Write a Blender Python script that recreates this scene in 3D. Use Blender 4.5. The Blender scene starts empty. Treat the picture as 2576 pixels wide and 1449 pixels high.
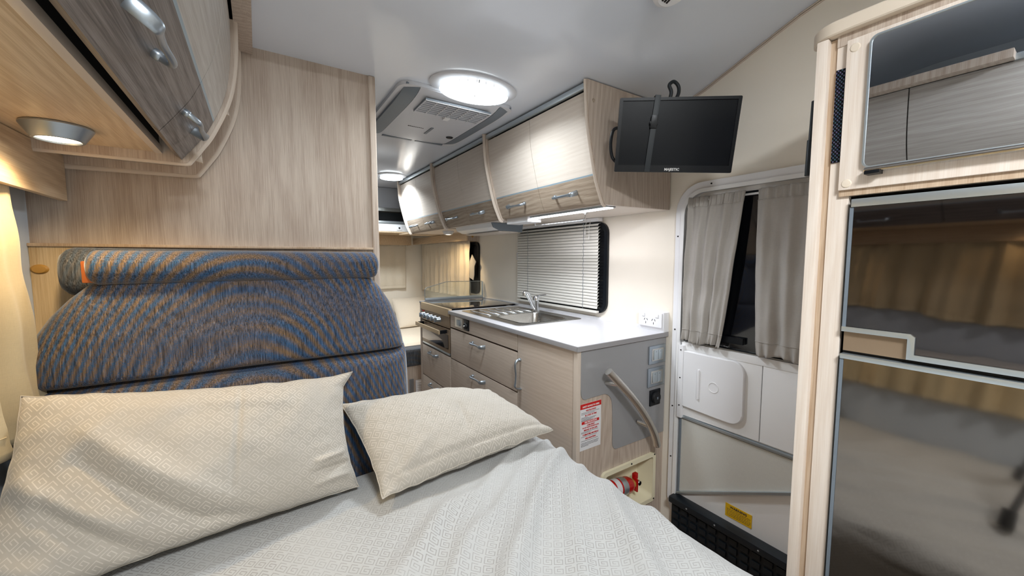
import bpy, bmesh, math, random
from mathutils import Vector, Matrix, noise
random.seed(7)
C = bpy.context.scene.collection
sc = bpy.context.scene
# ------------------------------------------------------------------ camera
cam = bpy.data.cameras.new('camera'); camo = bpy.data.objects.new('camera', cam); C.objects.link(camo)
cam.sensor_width = 36; cam.lens = 36*976/2576; cam.clip_start = .02
PITCH = math.atan(76.5/976); YAW = math.radians(33.1); H = 1.23
camo.location = (0, 0, H); camo.rotation_euler = (math.pi/2-PITCH, 0, -YAW)
sc.camera = camo
# ------------------------------------------------------------------ world, exposure
w = bpy.data.worlds.new('world'); sc.world = w; w.use_nodes = True
w.node_tree.nodes['Background'].inputs[0].default_value = (.02, .025, .04, 1)   # night outside
w.node_tree.nodes['Background'].inputs[1].default_value = .3
sc.view_settings.view_transform = 'Standard'; sc.view_settings.look = 'None'
sc.view_settings.gamma = 1; sc.view_settings.use_curve_mapping = False
sc.view_settings.exposure = 0.22
# ------------------------------------------------------------------ lamps' light
def area(name, loc, energy, col, size, size_y=None, rot=(0, 0, 0), shape='DISK', spread=180):
    l = bpy.data.lights.new(name, 'AREA'); l.energy = energy; l.color = col; l.shape = shape; l.size = size
    if size_y: l.size_y = size_y
    l.spread = math.radians(spread)
    o = bpy.data.objects.new(name, l); C.objects.link(o); o.location = loc; o.rotation_euler = rot
    return o
def spot(name, loc, energy, col, angle, size=.02, rot=(0, 0, 0), blend=.5):
    l = bpy.data.lights.new(name, 'SPOT'); l.energy = energy; l.color = col; l.spot_size = math.radians(angle)
    l.spot_blend = blend; l.shadow_soft_size = size
    o = bpy.data.objects.new(name, l); C.objects.link(o); o.location = loc; o.rotation_euler = rot
    return o
def point(name, loc, energy, col, size):
    l = bpy.data.lights.new(name, 'POINT'); l.energy = energy; l.color = col; l.shadow_soft_size = size
    o = bpy.data.objects.new(name, l); C.objects.link(o); o.location = loc
    return o
COOL = (.86, .94, 1); WARM = (1, .74, .42); NEUT = (1, .95, .88)
area('light_kitchen', (.70, 1.345, 1.835), 6.0, COOL, .22, .15, shape='ELLIPSE', spread=158)
area('light_far', (.90, 3.11, 1.828), 10, COOL, .17, spread=140)
area('light_fill_rear', (.15, -.45, 1.99), 30, (.93, .97, 1), .34)  # added fill from behind the camera, no such lamp in view
spot('light_reading', (-.318, 1.14, 1.452), 8, WARM, 150, .02, blend=.8)
spot('light_reading_rear', (-.318, .15, 1.452), 4, WARM, 150, .02, blend=.8)
spot('light_far_reading', (1.26, 2.87, 1.395), 7, WARM, 120, .015, rot=(math.radians(28), 0, math.radians(-35)), blend=.8)
area('light_strip', (1.175, 1.33, 1.424), 2.2, (.93, .93, 1), .50, .02, rot=(0, 0, math.pi/2), shape='RECTANGLE')

# ------------------------------------------------------------------ colour + materials
def lin(c):
    r = []
    for v in c:
        v /= 255.; r.append(v/12.92 if v <= .04045 else ((v+.055)/1.055)**2.4)
    return (r[0], r[1], r[2], 1)
class NT:
    def __init__(s, name):
        s.m = bpy.data.materials.new(name); s.m.use_nodes = True; s.t = s.m.node_tree
        s.p = s.t.nodes['Principled BSDF']
    def n(s, typ, **kw):
        nd = s.t.nodes.new(typ)
        for k, v in kw.items():
            if k.startswith('i_'):
                key = k[2:]; key = int(key) if key.isdigit() else key.replace('_', ' ')
                nd.inputs[key].default_value = v
            else: setattr(nd, k, v)
        return nd
    def l(s, a, b): s.t.links.new(a, b)
    def math(s, op, a, b=None, c=None):
        nd = s.n('ShaderNodeMath', operation=op)
        for i, v in enumerate((a, b, c)):
            if v is None: continue
            if isinstance(v, (int, float)): nd.inputs[i].default_value = v
            else: s.l(v, nd.inputs[i])
        return nd.outputs[0]
    def mix(s, f, a, b, mode='MIX'):
        nd = s.n('ShaderNodeMix', data_type='RGBA', blend_type=mode)
        for sock, v in ((nd.inputs[0], f), (nd.inputs[6], a), (nd.inputs[7], b)):
            if isinstance(v, (int, float)): sock.default_value = v
            elif isinstance(v, tuple): sock.default_value = v
            else: s.l(v, sock)
        return nd.outputs[2]
    def coords(s, kind='Object', scale=(1, 1, 1), rot=(0, 0, 0), loc=(0, 0, 0)):
        tc = s.n('ShaderNodeTexCoord'); mp = s.n('ShaderNodeMapping')
        mp.inputs['Scale'].default_value = scale; mp.inputs['Rotation'].default_value = rot; mp.inputs['Location'].default_value = loc
        s.l(tc.outputs[kind], mp.inputs[0]); return mp.outputs[0]
    def noise(s, vec, scale, detail=3, rough=.55, dist=0):
        nd = s.n('ShaderNodeTexNoise'); nd.inputs['Scale'].default_value = scale; nd.inputs['Detail'].default_value = detail
        nd.inputs['Roughness'].default_value = rough; nd.inputs['Distortion'].default_value = dist
        s.l(vec, nd.inputs['Vector']); return nd.outputs[0]
    def ramp(s, f, stops, interp='LINEAR'):
        nd = s.n('ShaderNodeValToRGB'); cr = nd.color_ramp; cr.interpolation = interp
        while len(cr.elements) < len(stops): cr.elements.new(.5)
        for e, (p, c) in zip(cr.elements, stops): e.position = p; e.color = c if len(c) == 4 else (*c, 1)
        s.l(f, nd.inputs[0]); return nd.outputs[0]
    def bump(s, h, strength=.2, dist=.001):
        nd = s.n('ShaderNodeBump'); nd.inputs['Strength'].default_value = strength; nd.inputs['Distance'].default_value = dist
        s.l(h, nd.inputs['Height']); s.l(nd.outputs[0], s.p.inputs['Normal'])
    def set(s, **kw):
        for k, v in kw.items(): s.p.inputs[k.replace('_', ' ')].default_value = v
        return s
G0 = (0, 0, 0, 1); G1 = (1, 1, 1, 1)
def plain(name, col, rough=.5, metal=0, mottled=.03, spec=.5, coat=0, bumps=0):
    s = NT(name); s.set(Roughness=rough, Metallic=metal, Specular_IOR_Level=spec, Coat_Weight=coat)
    c = lin(col); v = s.coords()
    f = s.noise(v, 9, 4)
    d = tuple(x*(1-mottled*2.2) for x in c[:3])+(1,)
    s.l(s.mix(f, d, tuple(min(1, x*(1+mottled)) for x in c[:3])+(1,)), s.p.inputs['Base Color'])
    if bumps: s.bump(s.noise(v, 900, 2), bumps, .0006)
    return s.m
def wood(name, light, dark, axis='Z', rough=.42, scale=1., bump=.12, contrast=1.):
    s = NT(name); s.set(Roughness=rough, Specular_IOR_Level=.4)
    k = {'X': (1.4, 60, 60), 'Y': (60, 1.4, 60), 'Z': (60, 60, 1.4)}[axis]
    k = tuple(a*scale for a in k)
    v = s.coords(scale=k)
    wv = s.noise(v, 1.6, 5, .6, .6)
    k2 = {'X': (5, 260, 260), 'Y': (260, 5, 260), 'Z': (260, 260, 5)}[axis]
    v2 = s.coords(scale=tuple(a*scale for a in k2))
    fine = s.noise(v2, 2.2, 4, .6)
    k3 = {'X': (.5, 4, 4), 'Y': (4, .5, 4), 'Z': (4, 4, .5)}[axis]
    broad = s.noise(s.coords(scale=k3), 2, 3, .5, 1.5)
    # cathedral figure from stretched, warped rings
    k4 = {'X': (1.2, 9, 9), 'Y': (9, 1.2, 9), 'Z': (9, 9, 1.2)}[axis]
    wn = s.n('ShaderNodeTexWave', wave_type='RINGS', rings_direction='SPHERICAL'); wn.inputs['Scale'].default_value = 2.2
    wn.inputs['Distortion'].default_value = 9; wn.inputs['Detail'].default_value = 3; wn.inputs['Detail Scale'].default_value = .8
    s.l(s.coords(scale=k4, loc=(.37, .21, .53)), wn.inputs['Vector'])
    f = s.math('ADD', s.math('MULTIPLY', wv, .30), s.math('MULTIPLY', fine, .62))
    f = s.math('ADD', f, s.math('MULTIPLY', wn.outputs[1], .10))
    f = s.math('ADD', f, s.math('MULTIPLY', broad, .12))
    c = .12/contrast
    col = s.ramp(f, [(.57-c, lin(dark)), (.57+c, lin(light))])
    s.l(col, s.p.inputs['Base Color'])
    s.bump(fine, bump, .0006)
    return s.m
# 8x8 greek key tile, read row by row
KEY = ["XXXXXXX.", "X.....X.", "X.XXX.X.", "X.X.X.X.", "X.X...X.", "X.XXXXX.", "X.......", "XXXXXXXX"]
def keymask(s, period, rot=math.radians(45), kind='UV'):
    v = s.coords(kind, scale=(1/period,)*3, rot=(0, 0, rot))
    sep = s.n('ShaderNodeSeparateXYZ'); s.l(v, sep.inputs[0])
    u = s.math('FLOORED_MODULO', sep.outputs[0], 1.0); w_ = s.math('FLOORED_MODULO', sep.outputs[1], 1.0)
    # mirror every other tile so that the hooks turn both ways
    rw = s.math('FLOOR', s.math('MULTIPLY', w_, 16.))
    out = None
    # hooked key drawn as thin lines on a 4 x 4 lattice: (vertical?, fixed, from, to)
    segs = [(0, 0, 0, 3), (1, 3, 0, 2), (0, 2, 1, 3), (1, 1, 1, 2), (0, 1, 1, 2), (1, 0, 0, 3), (0, 3, 0, 2)]
    px = [[0]*16 for _ in range(16)]
    for vert, f_, a, b_ in segs:
        for k in range(a*4, b_*4+1):
            if vert: px[k % 16][f_*4] = 1
            else: px[f_*4][k % 16] = 1
    rows = {}
    for r_, row in enumerate(px): rows.setdefault(tuple(row), []).append(r_)
    for row, rs in rows.items():
        if not any(row): continue
        stops = []; prev = None
        for i, ch in enumerate(row):
            if ch != prev: stops.append((i/16., G1 if ch else G0)); prev = ch
        r = s.ramp(u, stops, 'CONSTANT') if len(stops) > 1 else None
        sel = None
        for q in rs:
            c_ = s.math('COMPARE', rw, float(q), .4); sel = c_ if sel is None else s.math('ADD', sel, c_)
        r = sel if r is None else s.math('MULTIPLY', r, sel)
        out = r if out is None else s.math('ADD', out, r)
    return out
def keycloth(name, base, line, period=.05, strength=.75, rot=45):
    s = NT(name); s.set(Roughness=.78, Specular_IOR_Level=.25, Sheen_Weight=.25, Sheen_Roughness=.5)
    m = keymask(s, period, math.radians(rot))
    v = s.coords('UV', scale=(1, 1, 1))
    wv = s.noise(s.coords('UV', scale=(1400, 1400, 1)), 1, 2)
    big = s.noise(v, 3, 3)
    b = s.mix(big, tuple(x*.93 for x in lin(base)[:3])+(1,), lin(base))
    fade = s.math('MULTIPLY', m, s.math('MULTIPLY', s.ramp(s.noise(v, 5, 2), [(.35, (.35,)*3), (.6, (1,)*3)]), strength))
    c = s.mix(fade, b, lin(line)); s.l(c, s.p.inputs['Base Color'])
    h = s.math('ADD', s.math('MULTIPLY', m, .8), s.math('MULTIPLY', wv, .5))
    s.bump(h, .25, .0008)
    return s.m
def linen(name, col, rough=.85, dens=900, bump=.25, trans=0.):
    s = NT(name); s.set(Roughness=rough, Specular_IOR_Level=.2, Sheen_Weight=.2)
    a = s.noise(s.coords(scale=(dens, dens, 60)), 1, 2); b = s.noise(s.coords(scale=(60, 60, dens)), 1, 2)
    f = s.math('ADD', s.math('MULTIPLY', a, .5), s.math('MULTIPLY', b, .5))
    c = lin(col); s.l(s.mix(f, tuple(x*.82 for x in c[:3])+(1,), tuple(min(1, x*1.1) for x in c[:3])+(1,)), s.p.inputs['Base Color'])
    s.bump(f, bump, .0005)
    return s.m
def moire(name, blue, brown, grey, amount=1., scale=1.):
    """woven blue, rust and grey yarns whose mix drifts in wavy bands"""
    s = NT(name); s.set(Roughness=.8, Specular_IOR_Level=.25, Sheen_Weight=.35, Sheen_Roughness=.4)
    v = s.coords()
    sep = s.n('ShaderNodeSeparateXYZ'); s.l(v, sep.inputs[0])
    x, z = sep.outputs[0], sep.outputs[2]
    n1 = s.noise(s.coords(scale=(1.6, 1, 2.6)), 1.4, 2, .4)
    # two curved families of bands
    xx = s.math('MULTIPLY', s.math('SUBTRACT', x, -.02), 3.1)
    ph = s.math('ADD', s.math('MULTIPLY', s.math('MULTIPLY', xx, xx), 62), s.math('MULTIPLY', z, 150*scale))
    ph = s.math('ADD', ph, s.math('MULTIPLY', n1, 20))
    band = s.math('ADD', s.math('MULTIPLY', s.math('SINE', ph), .5), .5)
    yarn = s.noise(s.coords(scale=(420, 420, 14)), 1, 3, .7)
    slub = s.noise(s.coords(scale=(260, 260, 22)), 1, 2, .5)
    speck = s.noise(s.coords(scale=(700, 700, 700)), 1, 1)
    fadeb = s.ramp(s.noise(s.coords(scale=(2.2, 1, 5), loc=(3, 0, 1)), 1.3, 2, .5), [(.36, (.25,)*3), (.6, (1,)*3)])
    band = s.math('ADD', .45, s.math('MULTIPLY', s.math('SUBTRACT', band, .5), fadeb))
    k = s.math('ADD', s.math('MULTIPLY', band, .75), s.math('MULTIPLY', s.math('SUBTRACT', speck, .5), 1.6))
    k = s.ramp(k, [(.05, (0,)*3), (.70, (1,)*3)])
    col = s.mix(k, lin(blue), lin(brown))
    col = s.mix(1-amount, col, lin(grey))
    yr = s.ramp(yarn, [(.34, (.28,)*3), (.52, (.98,)*3), (.70, (1.75,)*3)])
    col = s.mix(1., col, yr, 'MULTIPLY')
    sl = s.ramp(slub, [(.68, (0,)*3), (.76, (1,)*3)])
    col = s.mix(s.math('MULTIPLY', sl, .4), col, lin((176, 170, 168)))
    s.l(col, s.p.inputs['Base Color']); s.bump(yarn, .5, .001)
    return s.m
def emit(name, col, strength, base=(250, 250, 250)):
    s = NT(name); s.set(Roughness=.4, Emission_Strength=strength)
    s.p.inputs['Base Color'].default_value = lin(base); s.p.inputs['Emission Color'].default_value = (*col, 1)
    return s.m
def brushed(name, col, axis='Z', rough=.28):
    s = NT(name); s.set(Metallic=1, Roughness=rough)
    k = {'X': (3, 400, 400), 'Y': (400, 3, 400), 'Z': (400, 400, 3)}[axis]
    f = s.noise(s.coords(scale=k), 1, 3)
    c = lin(col); s.l(s.mix(f, tuple(x*.86 for x in c[:3])+(1,), c), s.p.inputs['Base Color'])
    s.l(s.math('ADD', s.math('MULTIPLY', f, .16), rough-.06), s.p.inputs['Roughness'])
    return s.m
def glass(name, col=(1, 1, 1), rough=0, dark=False):
    s = NT(name); s.set(Roughness=rough, Transmission_Weight=1, IOR=1.45); s.p.inputs['Base Color'].default_value = (*col, 1)
    return s.m
M = dict(
 oakv=wood('oak_vertical', (201, 187, 173), (171, 153, 138), 'Z'),
 oakdoor=wood('oak_pale_along', (224, 214, 203), (206, 193, 180), 'Y', contrast=.5, rough=.55),
 oakband=wood('oak_taupe_band', (176, 160, 142), (138, 121, 104), 'Y', bump=.3),
 oakbandgrey=wood('oak_slate_band', (136, 128, 124), (88, 81, 78), 'Y', bump=.5),
 oakdoorleft=wood('oak_ash_door', (200, 196, 190), (172, 165, 158), 'Y', contrast=.8),
 oakx=wood('oak_across', (214, 196, 176), (186, 164, 144), 'X'),
 oaky=wood('oak_lengthwise', (216, 194, 164), (190, 163, 130), 'Y'),
 oakbase=wood('oak_base_front', (205, 190, 176), (184, 167, 151), 'Y', contrast=.6),
 oakwarm=wood('oak_warm_vertical', (206, 184, 150), (176, 150, 112), 'Z'),
 oakfridge=wood('oak_fridge_surround', (234, 223, 212), (219, 203, 188), 'Z', contrast=.7),
 oakedge=wood('oak_edge_strip', (200, 178, 154), (176, 150, 124), 'Z'),
 edge=plain('pale_edge_band', (206, 192, 178), .4),
 cream=plain('cream_wall_vinyl', (243, 235, 221), .38, spec=.5, mottled=.012),
 wallshade=plain('shade_tinted_wall_vinyl', (196, 204, 212), .4, mottled=.012),  # cool shade on the left wall put into its vinyl colour
 white=plain('white_plastic', (236, 236, 238), .35, mottled=.01),
 offwhite=plain('off_white_door_skin', (240, 240, 240), .4, mottled=.01),
 ceil=plain('white_gloss_ceiling_board', (222, 228, 238), .16, mottled=.01, spec=.55),
 worktop=plain('pale_grey_laminate', (212, 212, 216), .3, mottled=.01),
 wtedge=plain('grey_worktop_edge', (158, 156, 158), .4, mottled=.02),
 steelplate=plain('smoke_grey_acrylic', (148, 148, 150), .18, mottled=.01, coat=.4),
 alu=plain('satin_aluminium', (196, 206, 212), .3, metal=.8, mottled=.02),
 stripe=plain('silver_blue_stripe', (160, 180, 192), .35, metal=.3, mottled=.01),
 chrome=plain('chrome', (225, 228, 232), .08, metal=1, mottled=0),
 satin=plain('satin_nickel', (168, 178, 188), .34, metal=.9, mottled=.02),
 nickelb=brushed('brushed_stainless', (226, 223, 218), 'Z', .3),
 sink=brushed('stainless_sink', (190, 188, 184), 'Y', .24),
 hobsteel=plain('bronze_tinted_steel', (200, 176, 142), .4, metal=.35, mottled=.03),
 hobpanel=plain('brown_steel_panel', (150, 130, 108), .38, metal=.4, mottled=.05),
 black=plain('black_plastic', (14, 18, 24), .32, mottled=.1, spec=.3),
 blackmat=plain('black_rubber', (14, 16, 20), .6, mottled=.1),
 navy=plain('dark_step_plastic', (18, 28, 36), .45, mottled=.1),
 screen=plain('dark_screen', (8, 13, 20), .3, mottled=.1, spec=.2),
 dark=plain('shadow_gap', (26, 22, 20), .8),
 greyac=plain('grey_air_conditioner_trim', (112, 122, 132), .4, mottled=.03),
 whiteac=plain('white_air_conditioner_shell', (206, 208, 214), .38, mottled=.01),
 red=plain('red_enamel', (190, 18, 18), .25, coat=.3),
 redprint=plain('red_print', (200, 22, 18), .5, mottled=.01),
 paper=plain('white_label_paper', (226, 226, 228), .55, mottled=.01),
 ink=plain('dark_ink', (60, 60, 66), .6, mottled=0),
 whiteink=plain('white_print', (235, 235, 235), .5, mottled=0),
 yellow=plain('yellow_label', (238, 190, 20), .5, mottled=.01),
 ivory=plain('ivory_plastic_tray', (236, 228, 198), .35, mottled=.02),
 mustard=plain('mustard_cap', (178, 134, 62), .5),
 capcol=plain('pale_cover_cap', (222, 208, 190), .45, mottled=.01),
 orange=plain('orange_timber', (150, 78, 26), .5, mottled=.1),
 mesh=linen('fly_screen_mesh', (208, 207, 200), .8, 1500, .3),
 blind=plain('ivory_slat', (228, 226, 218), .35, mottled=.01),
 cord=plain('white_cord', (220, 220, 215), .6, mottled=.02),
 curtain=linen('taupe_linen', (178, 173, 167)),
 curtainw=linen('cream_linen', (206, 188, 152)),
 curtainfar=linen('pale_cream_linen', (222, 210, 190)),
 sheet=linen('cream_cotton', (226, 214, 196), bump=.1),
 bed=keycloth('bedspread_key_pattern', (178, 179, 178), (126, 122, 119), .023, .7, 38),
 pillow=keycloth('pillow_key_pattern', (174, 168, 158), (212, 206, 196), .024, .7, 45),
 pillowplain=plain('pillow_piping', (180, 173, 162), .8),
 mattress=plain('mattress_ticking', (190, 188, 184), .9, bumps=.3),
 sofa=moire('woven_yarn_upholstery', (36, 74, 112), (108, 86, 58), (76, 82, 88), .92),
 sofagrey=moire('woven_grey_upholstery', (60, 74, 92), (88, 80, 76), (82, 88, 94), .5),
 fridgeg=plain('smoked_mirror_door', (142, 135, 128), .07, metal=1, mottled=.02),
 freezer=plain('dark_mirror_door', (106, 100, 98), .05, metal=1, mottled=.02),
 mirror=plain('grey_mirror', (214, 217, 222), .01, metal=1, mottled=0),
 hob=plain('dark_glass_lid', (58, 50, 44), .05, mottled=.02, coat=1),
 pane=glass('clear_glass', (.93, .98, .96)),
 nightpane=plain('black_night_window', (14, 16, 22), .08, mottled=.05, coat=.6),
 floor=wood('floor_vinyl', (150, 130, 112), (120, 100, 84), 'Y'),
 ledk=emit('lamp_diffuser_cool', (.9, .97, 1), 5),
 ledc=emit('lamp_rim_acrylic', (.86, .95, 1), 1.3),
 ledstrip=emit('led_strip', (.93, .93, 1), 9),
 ledwarm=emit('lamp_diffuser_warm', (1, .86, .62), 14),
)
def grille_mat():
    s = NT('perforated_grille'); s.set(Roughness=.35, Metallic=.5)
    v = s.coords(scale=(1, 1, 1)); sep = s.n('ShaderNodeSeparateXYZ'); s.l(v, sep.inputs[0])
    a = s.math('SINE', s.math('MULTIPLY', sep.outputs[1], 1000)); b = s.math('SINE', s.math('MULTIPLY', sep.outputs[2], 800))
    f = s.math('GREATER_THAN', s.math('MULTIPLY', a, b), .25)
    hue = s.noise(v, 260, 2)
    c = s.ramp(hue, [(.3, lin((80, 70, 140))), (.45, lin((60, 110, 110))), (.6, lin((120, 100, 150))), (.75, lin((110, 130, 90)))])
    s.l(s.mix(f, lin((14, 14, 20)), c), s.p.inputs['Base Color'])
    return s.m
M['grille'] = grille_mat()

# ------------------------------------------------------------------ mesh helpers
def newbm(): return bmesh.new()
def bev(bm, edges, w_, seg=2):
    if w_ > 0: bmesh.ops.bevel(bm, geom=list(edges), offset=w_, segments=seg, profile=.7, affect='EDGES', clamp_overlap=True)
def box(bm, x0, x1, y0, y1, z0, z1, b=0, seg=2):
    t = bmesh.new(); bmesh.ops.create_cube(t, size=1)
    for v in t.verts: v.co = Vector(((x0+x1)/2+v.co.x*(x1-x0), (y0+y1)/2+v.co.y*(y1-y0), (z0+z1)/2+v.co.z*(z1-z0)))
    bev(t, t.edges, b, seg); merge(bm, t); return bm
def merge(bm, t):
    me = bpy.data.meshes.new('tmp'); t.to_mesh(me); t.free(); bm.from_mesh(me); bpy.data.meshes.remove(me)
def prism(bm, pts, f, w0, w1, b=0, seg=2):
    """closed outline pts [(u,v)], extruded from w0 to w1, f(u,v,w)->xyz"""
    t = bmesh.new()
    A = [t.verts.new(f(u, v, w0)) for u, v in pts]; B = [t.verts.new(f(u, v, w1)) for u, v in pts]
    n = len(pts); t.faces.new(A); fb = t.faces.new(B[::-1])
    for i in range(n): t.faces.new((A[i], A[(i+1) % n], B[(i+1) % n], B[i]))
    bmesh.ops.recalc_face_normals(t, faces=t.faces)
    if b > 0:
        es = [e for e in t.edges if (e.verts[0] in A and e.verts[1] in A) or (e.verts[0] in B and e.verts[1] in B)]
        bev(t, es, b, seg)
    merge(bm, t); return bm
def strip(bm, line, f, w0, w1, thick, b=0):
    """open 2D line given a thickness (offset along its left normal), extruded w0..w1"""
    n = len(line); off = []
    for i in range(n):
        a = line[max(0, i-1)]; c = line[min(n-1, i+1)]; dx, dy = c[0]-a[0], c[1]-a[1]; L = math.hypot(dx, dy) or 1
        off.append((line[i][0]-dy/L*thick, line[i][1]+dx/L*thick))
    t = bmesh.new(); rows = []
    for w_ in (w0, w1):
        rows.append(([t.verts.new(f(u, v, w_)) for u, v in line], [t.verts.new(f(u, v, w_)) for u, v in off]))
    (A, B), (Cc, D) = rows
    for i in range(n-1):
        t.faces.new((A[i], A[i+1], Cc[i+1], Cc[i])); t.faces.new((B[i], D[i], D[i+1], B[i+1]))
        t.faces.new((A[i], B[i], B[i+1], A[i+1])); t.faces.new((Cc[i], Cc[i+1], D[i+1], D[i]))
    t.faces.new((A[0], Cc[0], D[0], B[0])); t.faces.new((A[-1], B[-1], D[-1], Cc[-1]))
    bmesh.ops.recalc_face_normals(t, faces=t.faces); merge(bm, t); return bm
def tube(bm, pts, r, seg=12, up=None, caps=True):
    """sweep an ellipse; r = number, or list of numbers / (a,b)"""
    pts = [Vector(p) for p in pts]; n = len(pts)
    R_ = [r]*n if isinstance(r, (int, float)) else list(r)
    R_ = [(q, q) if isinstance(q, (int, float)) else q for q in R_]
    t = bmesh.new(); rings = []
    tan0 = (pts[1]-pts[0]).normalized()
    ref = Vector(up) if up else (Vector((0, 0, 1)) if abs(tan0.z) < .9 else Vector((1, 0, 0)))
    for i in range(n):
        tg = (pts[min(n-1, i+1)]-pts[max(0, i-1)]).normalized()
        s_ = tg.cross(ref)
        if s_.length < 1e-5: s_ = tg.orthogonal()
        s_.normalize(); u_ = s_.cross(tg).normalized(); 
        if not up: ref = u_
        rings.append([t.verts.new(pts[i]+s_*math.cos(2*math.pi*k/seg)*R_[i][0]+u_*math.sin(2*math.pi*k/seg)*R_[i][1]) for k in range(seg)])
    for a, b_ in zip(rings, rings[1:]):
        for k in range(seg): t.faces.new((a[k], a[(k+1) % seg], b_[(k+1) % seg], b_[k]))
    if caps: t.faces.new(rings[0][::-1]); t.faces.new(rings[-1])
    bmesh.ops.recalc_face_normals(t, faces=t.faces); merge(bm, t); return bm
def cyl(bm, p0, p1, r0, r1=None, seg=20, b=0):
    p0, p1 = Vector(p0), Vector(p1); r1 = r0 if r1 is None else r1
    d = p1-p0; t = bmesh.new(); bmesh.ops.create_cone(t, cap_ends=True, segments=seg, radius1=r0, radius2=r1, depth=d.length)
    if b: bev(t, [e for e in t.edges if len(e.link_faces) == 2 and any(len(f_.verts) > 4 for f_ in e.link_faces)], b, 2)
    m = Matrix.Translation((p0+p1)/2) @ d.to_track_quat('Z', 'Y').to_matrix().to_4x4()
    bmesh.ops.transform(t, matrix=m, verts=t.verts); merge(bm, t); return bm
def lathe(bm, prof, c, seg=32, axis='Z', sx=1, sy=1):
    """prof [(r,h)] round axis through c"""
    t = bmesh.new(); rings = []
    for r, h in prof:
        ring = []
        for k in range(seg):
            a = 2*math.pi*k/seg; x, y = math.cos(a)*r*sx, math.sin(a)*r*sy
            p = {'Z': (x, y, h), 'X': (h, x, y), 'Y': (x, h, y)}[axis]
            ring.append(t.verts.new(Vector(c)+Vector(p)))
        rings.append(ring)
    for a, b_ in zip(rings, rings[1:]):
        for k in range(seg): t.faces.new((a[k], a[(k+1) % seg], b_[(k+1) % seg], b_[k]))
    if prof[0][0] > 1e-4: t.faces.new(rings[0])
    if prof[-1][0] > 1e-4: t.faces.new(rings[-1][::-1])
    bmesh.ops.remove_doubles(t, verts=t.verts, dist=1e-6)
    bmesh.ops.recalc_face_normals(t, faces=t.faces); merge(bm, t); return bm
def grid(bm, nu, nv, fn, uvf=None, closed=False):
    t = bmesh.new(); uvl = t.loops.layers.uv.new('UVMap')
    vs = [[t.verts.new(fn(i/nu, j/nv)) for j in range(nv+1)] for i in range(nu+1)]
    for i in range(nu):
        for j in range(nv):
            f = t.faces.new((vs[i][j], vs[i+1][j], vs[i+1][j+1], vs[i][j+1]))
            for lp, (a, b_) in zip(f.loops, ((i, j), (i+1, j), (i+1, j+1), (i, j+1))):
                lp[uvl].uv = uvf(a/nu, b_/nv) if uvf else (a/nu, b_/nv)
    merge(bm, t); return bm
def rrect(cx, cy, w_, h, r, k=6):
    out = []
    for qx, qy, a0 in ((1, 1, 0), (-1, 1, 90), (-1, -1, 180), (1, -1, 270)):
        for i in range(k+1):
            a = math.radians(a0+90*i/k)
            out.append((cx+qx*(w_/2-r)+math.cos(a)*r, cy+qy*(h/2-r)+math.sin(a)*r))
    return out
def ring_frame(bm, outer, inner, f, w0, w1, b=0):
    t = bmesh.new(); n = len(outer)
    O0, I0, O1, I1 = [[t.verts.new(f(u, v, w_)) for u, v in L] for L, w_ in ((outer, w0), (inner, w0), (outer, w1), (inner, w1))]
    for i in range(n):
        j = (i+1) % n
        for q in ((O0[i], O0[j], I0[j], I0[i]), (O1[j], O1[i], I1[i], I1[j]), (O0[i], O1[i], O1[j], O0[j]), (I0[j], I1[j], I1[i], I0[i])):
            try: t.faces.new(q)
            except ValueError: pass
    bmesh.ops.remove_doubles(t, verts=t.verts, dist=1e-6)
    bmesh.ops.recalc_face_normals(t, faces=t.faces); merge(bm, t); return bm
fX = lambda y, z, x: Vector((x, y, z))      # outline in Y,Z extruded along X
fY = lambda x, z, y: Vector((x, y, z))      # outline in X,Z extruded along Y
fZ = lambda x, y, z: Vector((x, y, z))
def root_loc(p):
    v = Vector((0, 0, 0))
    while p: v += p.location; p = p.parent
    return v
def finish(me, mat, ang=38):
    me.materials.append(mat)
    me.polygons.foreach_set('use_smooth', [True]*len(me.polygons))
    me.set_sharp_from_angle(angle=math.radians(ang)); me.update()
def obj(name, bm, mat, parent=None, local=False, label=None, ang=38, normals=True):
    if normals: bmesh.ops.recalc_face_normals(bm, faces=bm.faces)
    me = bpy.data.meshes.new(name)
    if parent and not local: bmesh.ops.translate(bm, vec=-root_loc(parent), verts=bm.verts)
    bm.to_mesh(me); bm.free(); finish(me, M[mat], ang)
    o = bpy.data.objects.new(name, me); C.objects.link(o)
    if parent: o.parent = parent
    if label: o['label'] = label
    return o
def inst(name, me, parent, mat4, label=None):
    o = bpy.data.objects.new(name, me); C.objects.link(o); o.parent = parent
    o.matrix_basis = Matrix.Translation(-root_loc(parent)) @ mat4
    if label: o['label'] = label
    return o
def thing(name, label, cat, loc, group=None, rot=None):
    o = bpy.data.objects.new(name, None); C.objects.link(o); o.location = loc; o.empty_display_size = .05
    if rot: o.rotation_euler = rot
    return tag(o, label, cat, group)
def tag(o, label, cat, group=None):
    o['label'] = label; o['category'] = cat
    if group: o['group'] = group
    return o
def struct(name, bm, mat, parent=None, label=None):
    o = obj(name, bm, mat, parent, label=label)
    if not parent: o['kind'] = 'structure'
    return o
def stuff(o): o['kind'] = 'stuff'; return o
def bx(*a, **k): return box(newbm(), *a, **k)
def curve(pts, n=24):
    """Catmull-Rom through (z,x) style points"""
    out = []
    P = [pts[0]]+list(pts)+[pts[-1]]
    for i in range(1, len(P)-2):
        for k in range(n):
            t = k/n; p0, p1, p2, p3 = P[i-1:i+3]
            out.append(tuple(.5*((2*p1[d])+(-p0[d]+p2[d])*t+(2*p0[d]-5*p1[d]+4*p2[d]-p3[d])*t*t+(-p0[d]+3*p1[d]-3*p2[d]+p3[d])*t**3) for d in range(len(p1))))
    out.append(tuple(pts[-1])); return out
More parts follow.
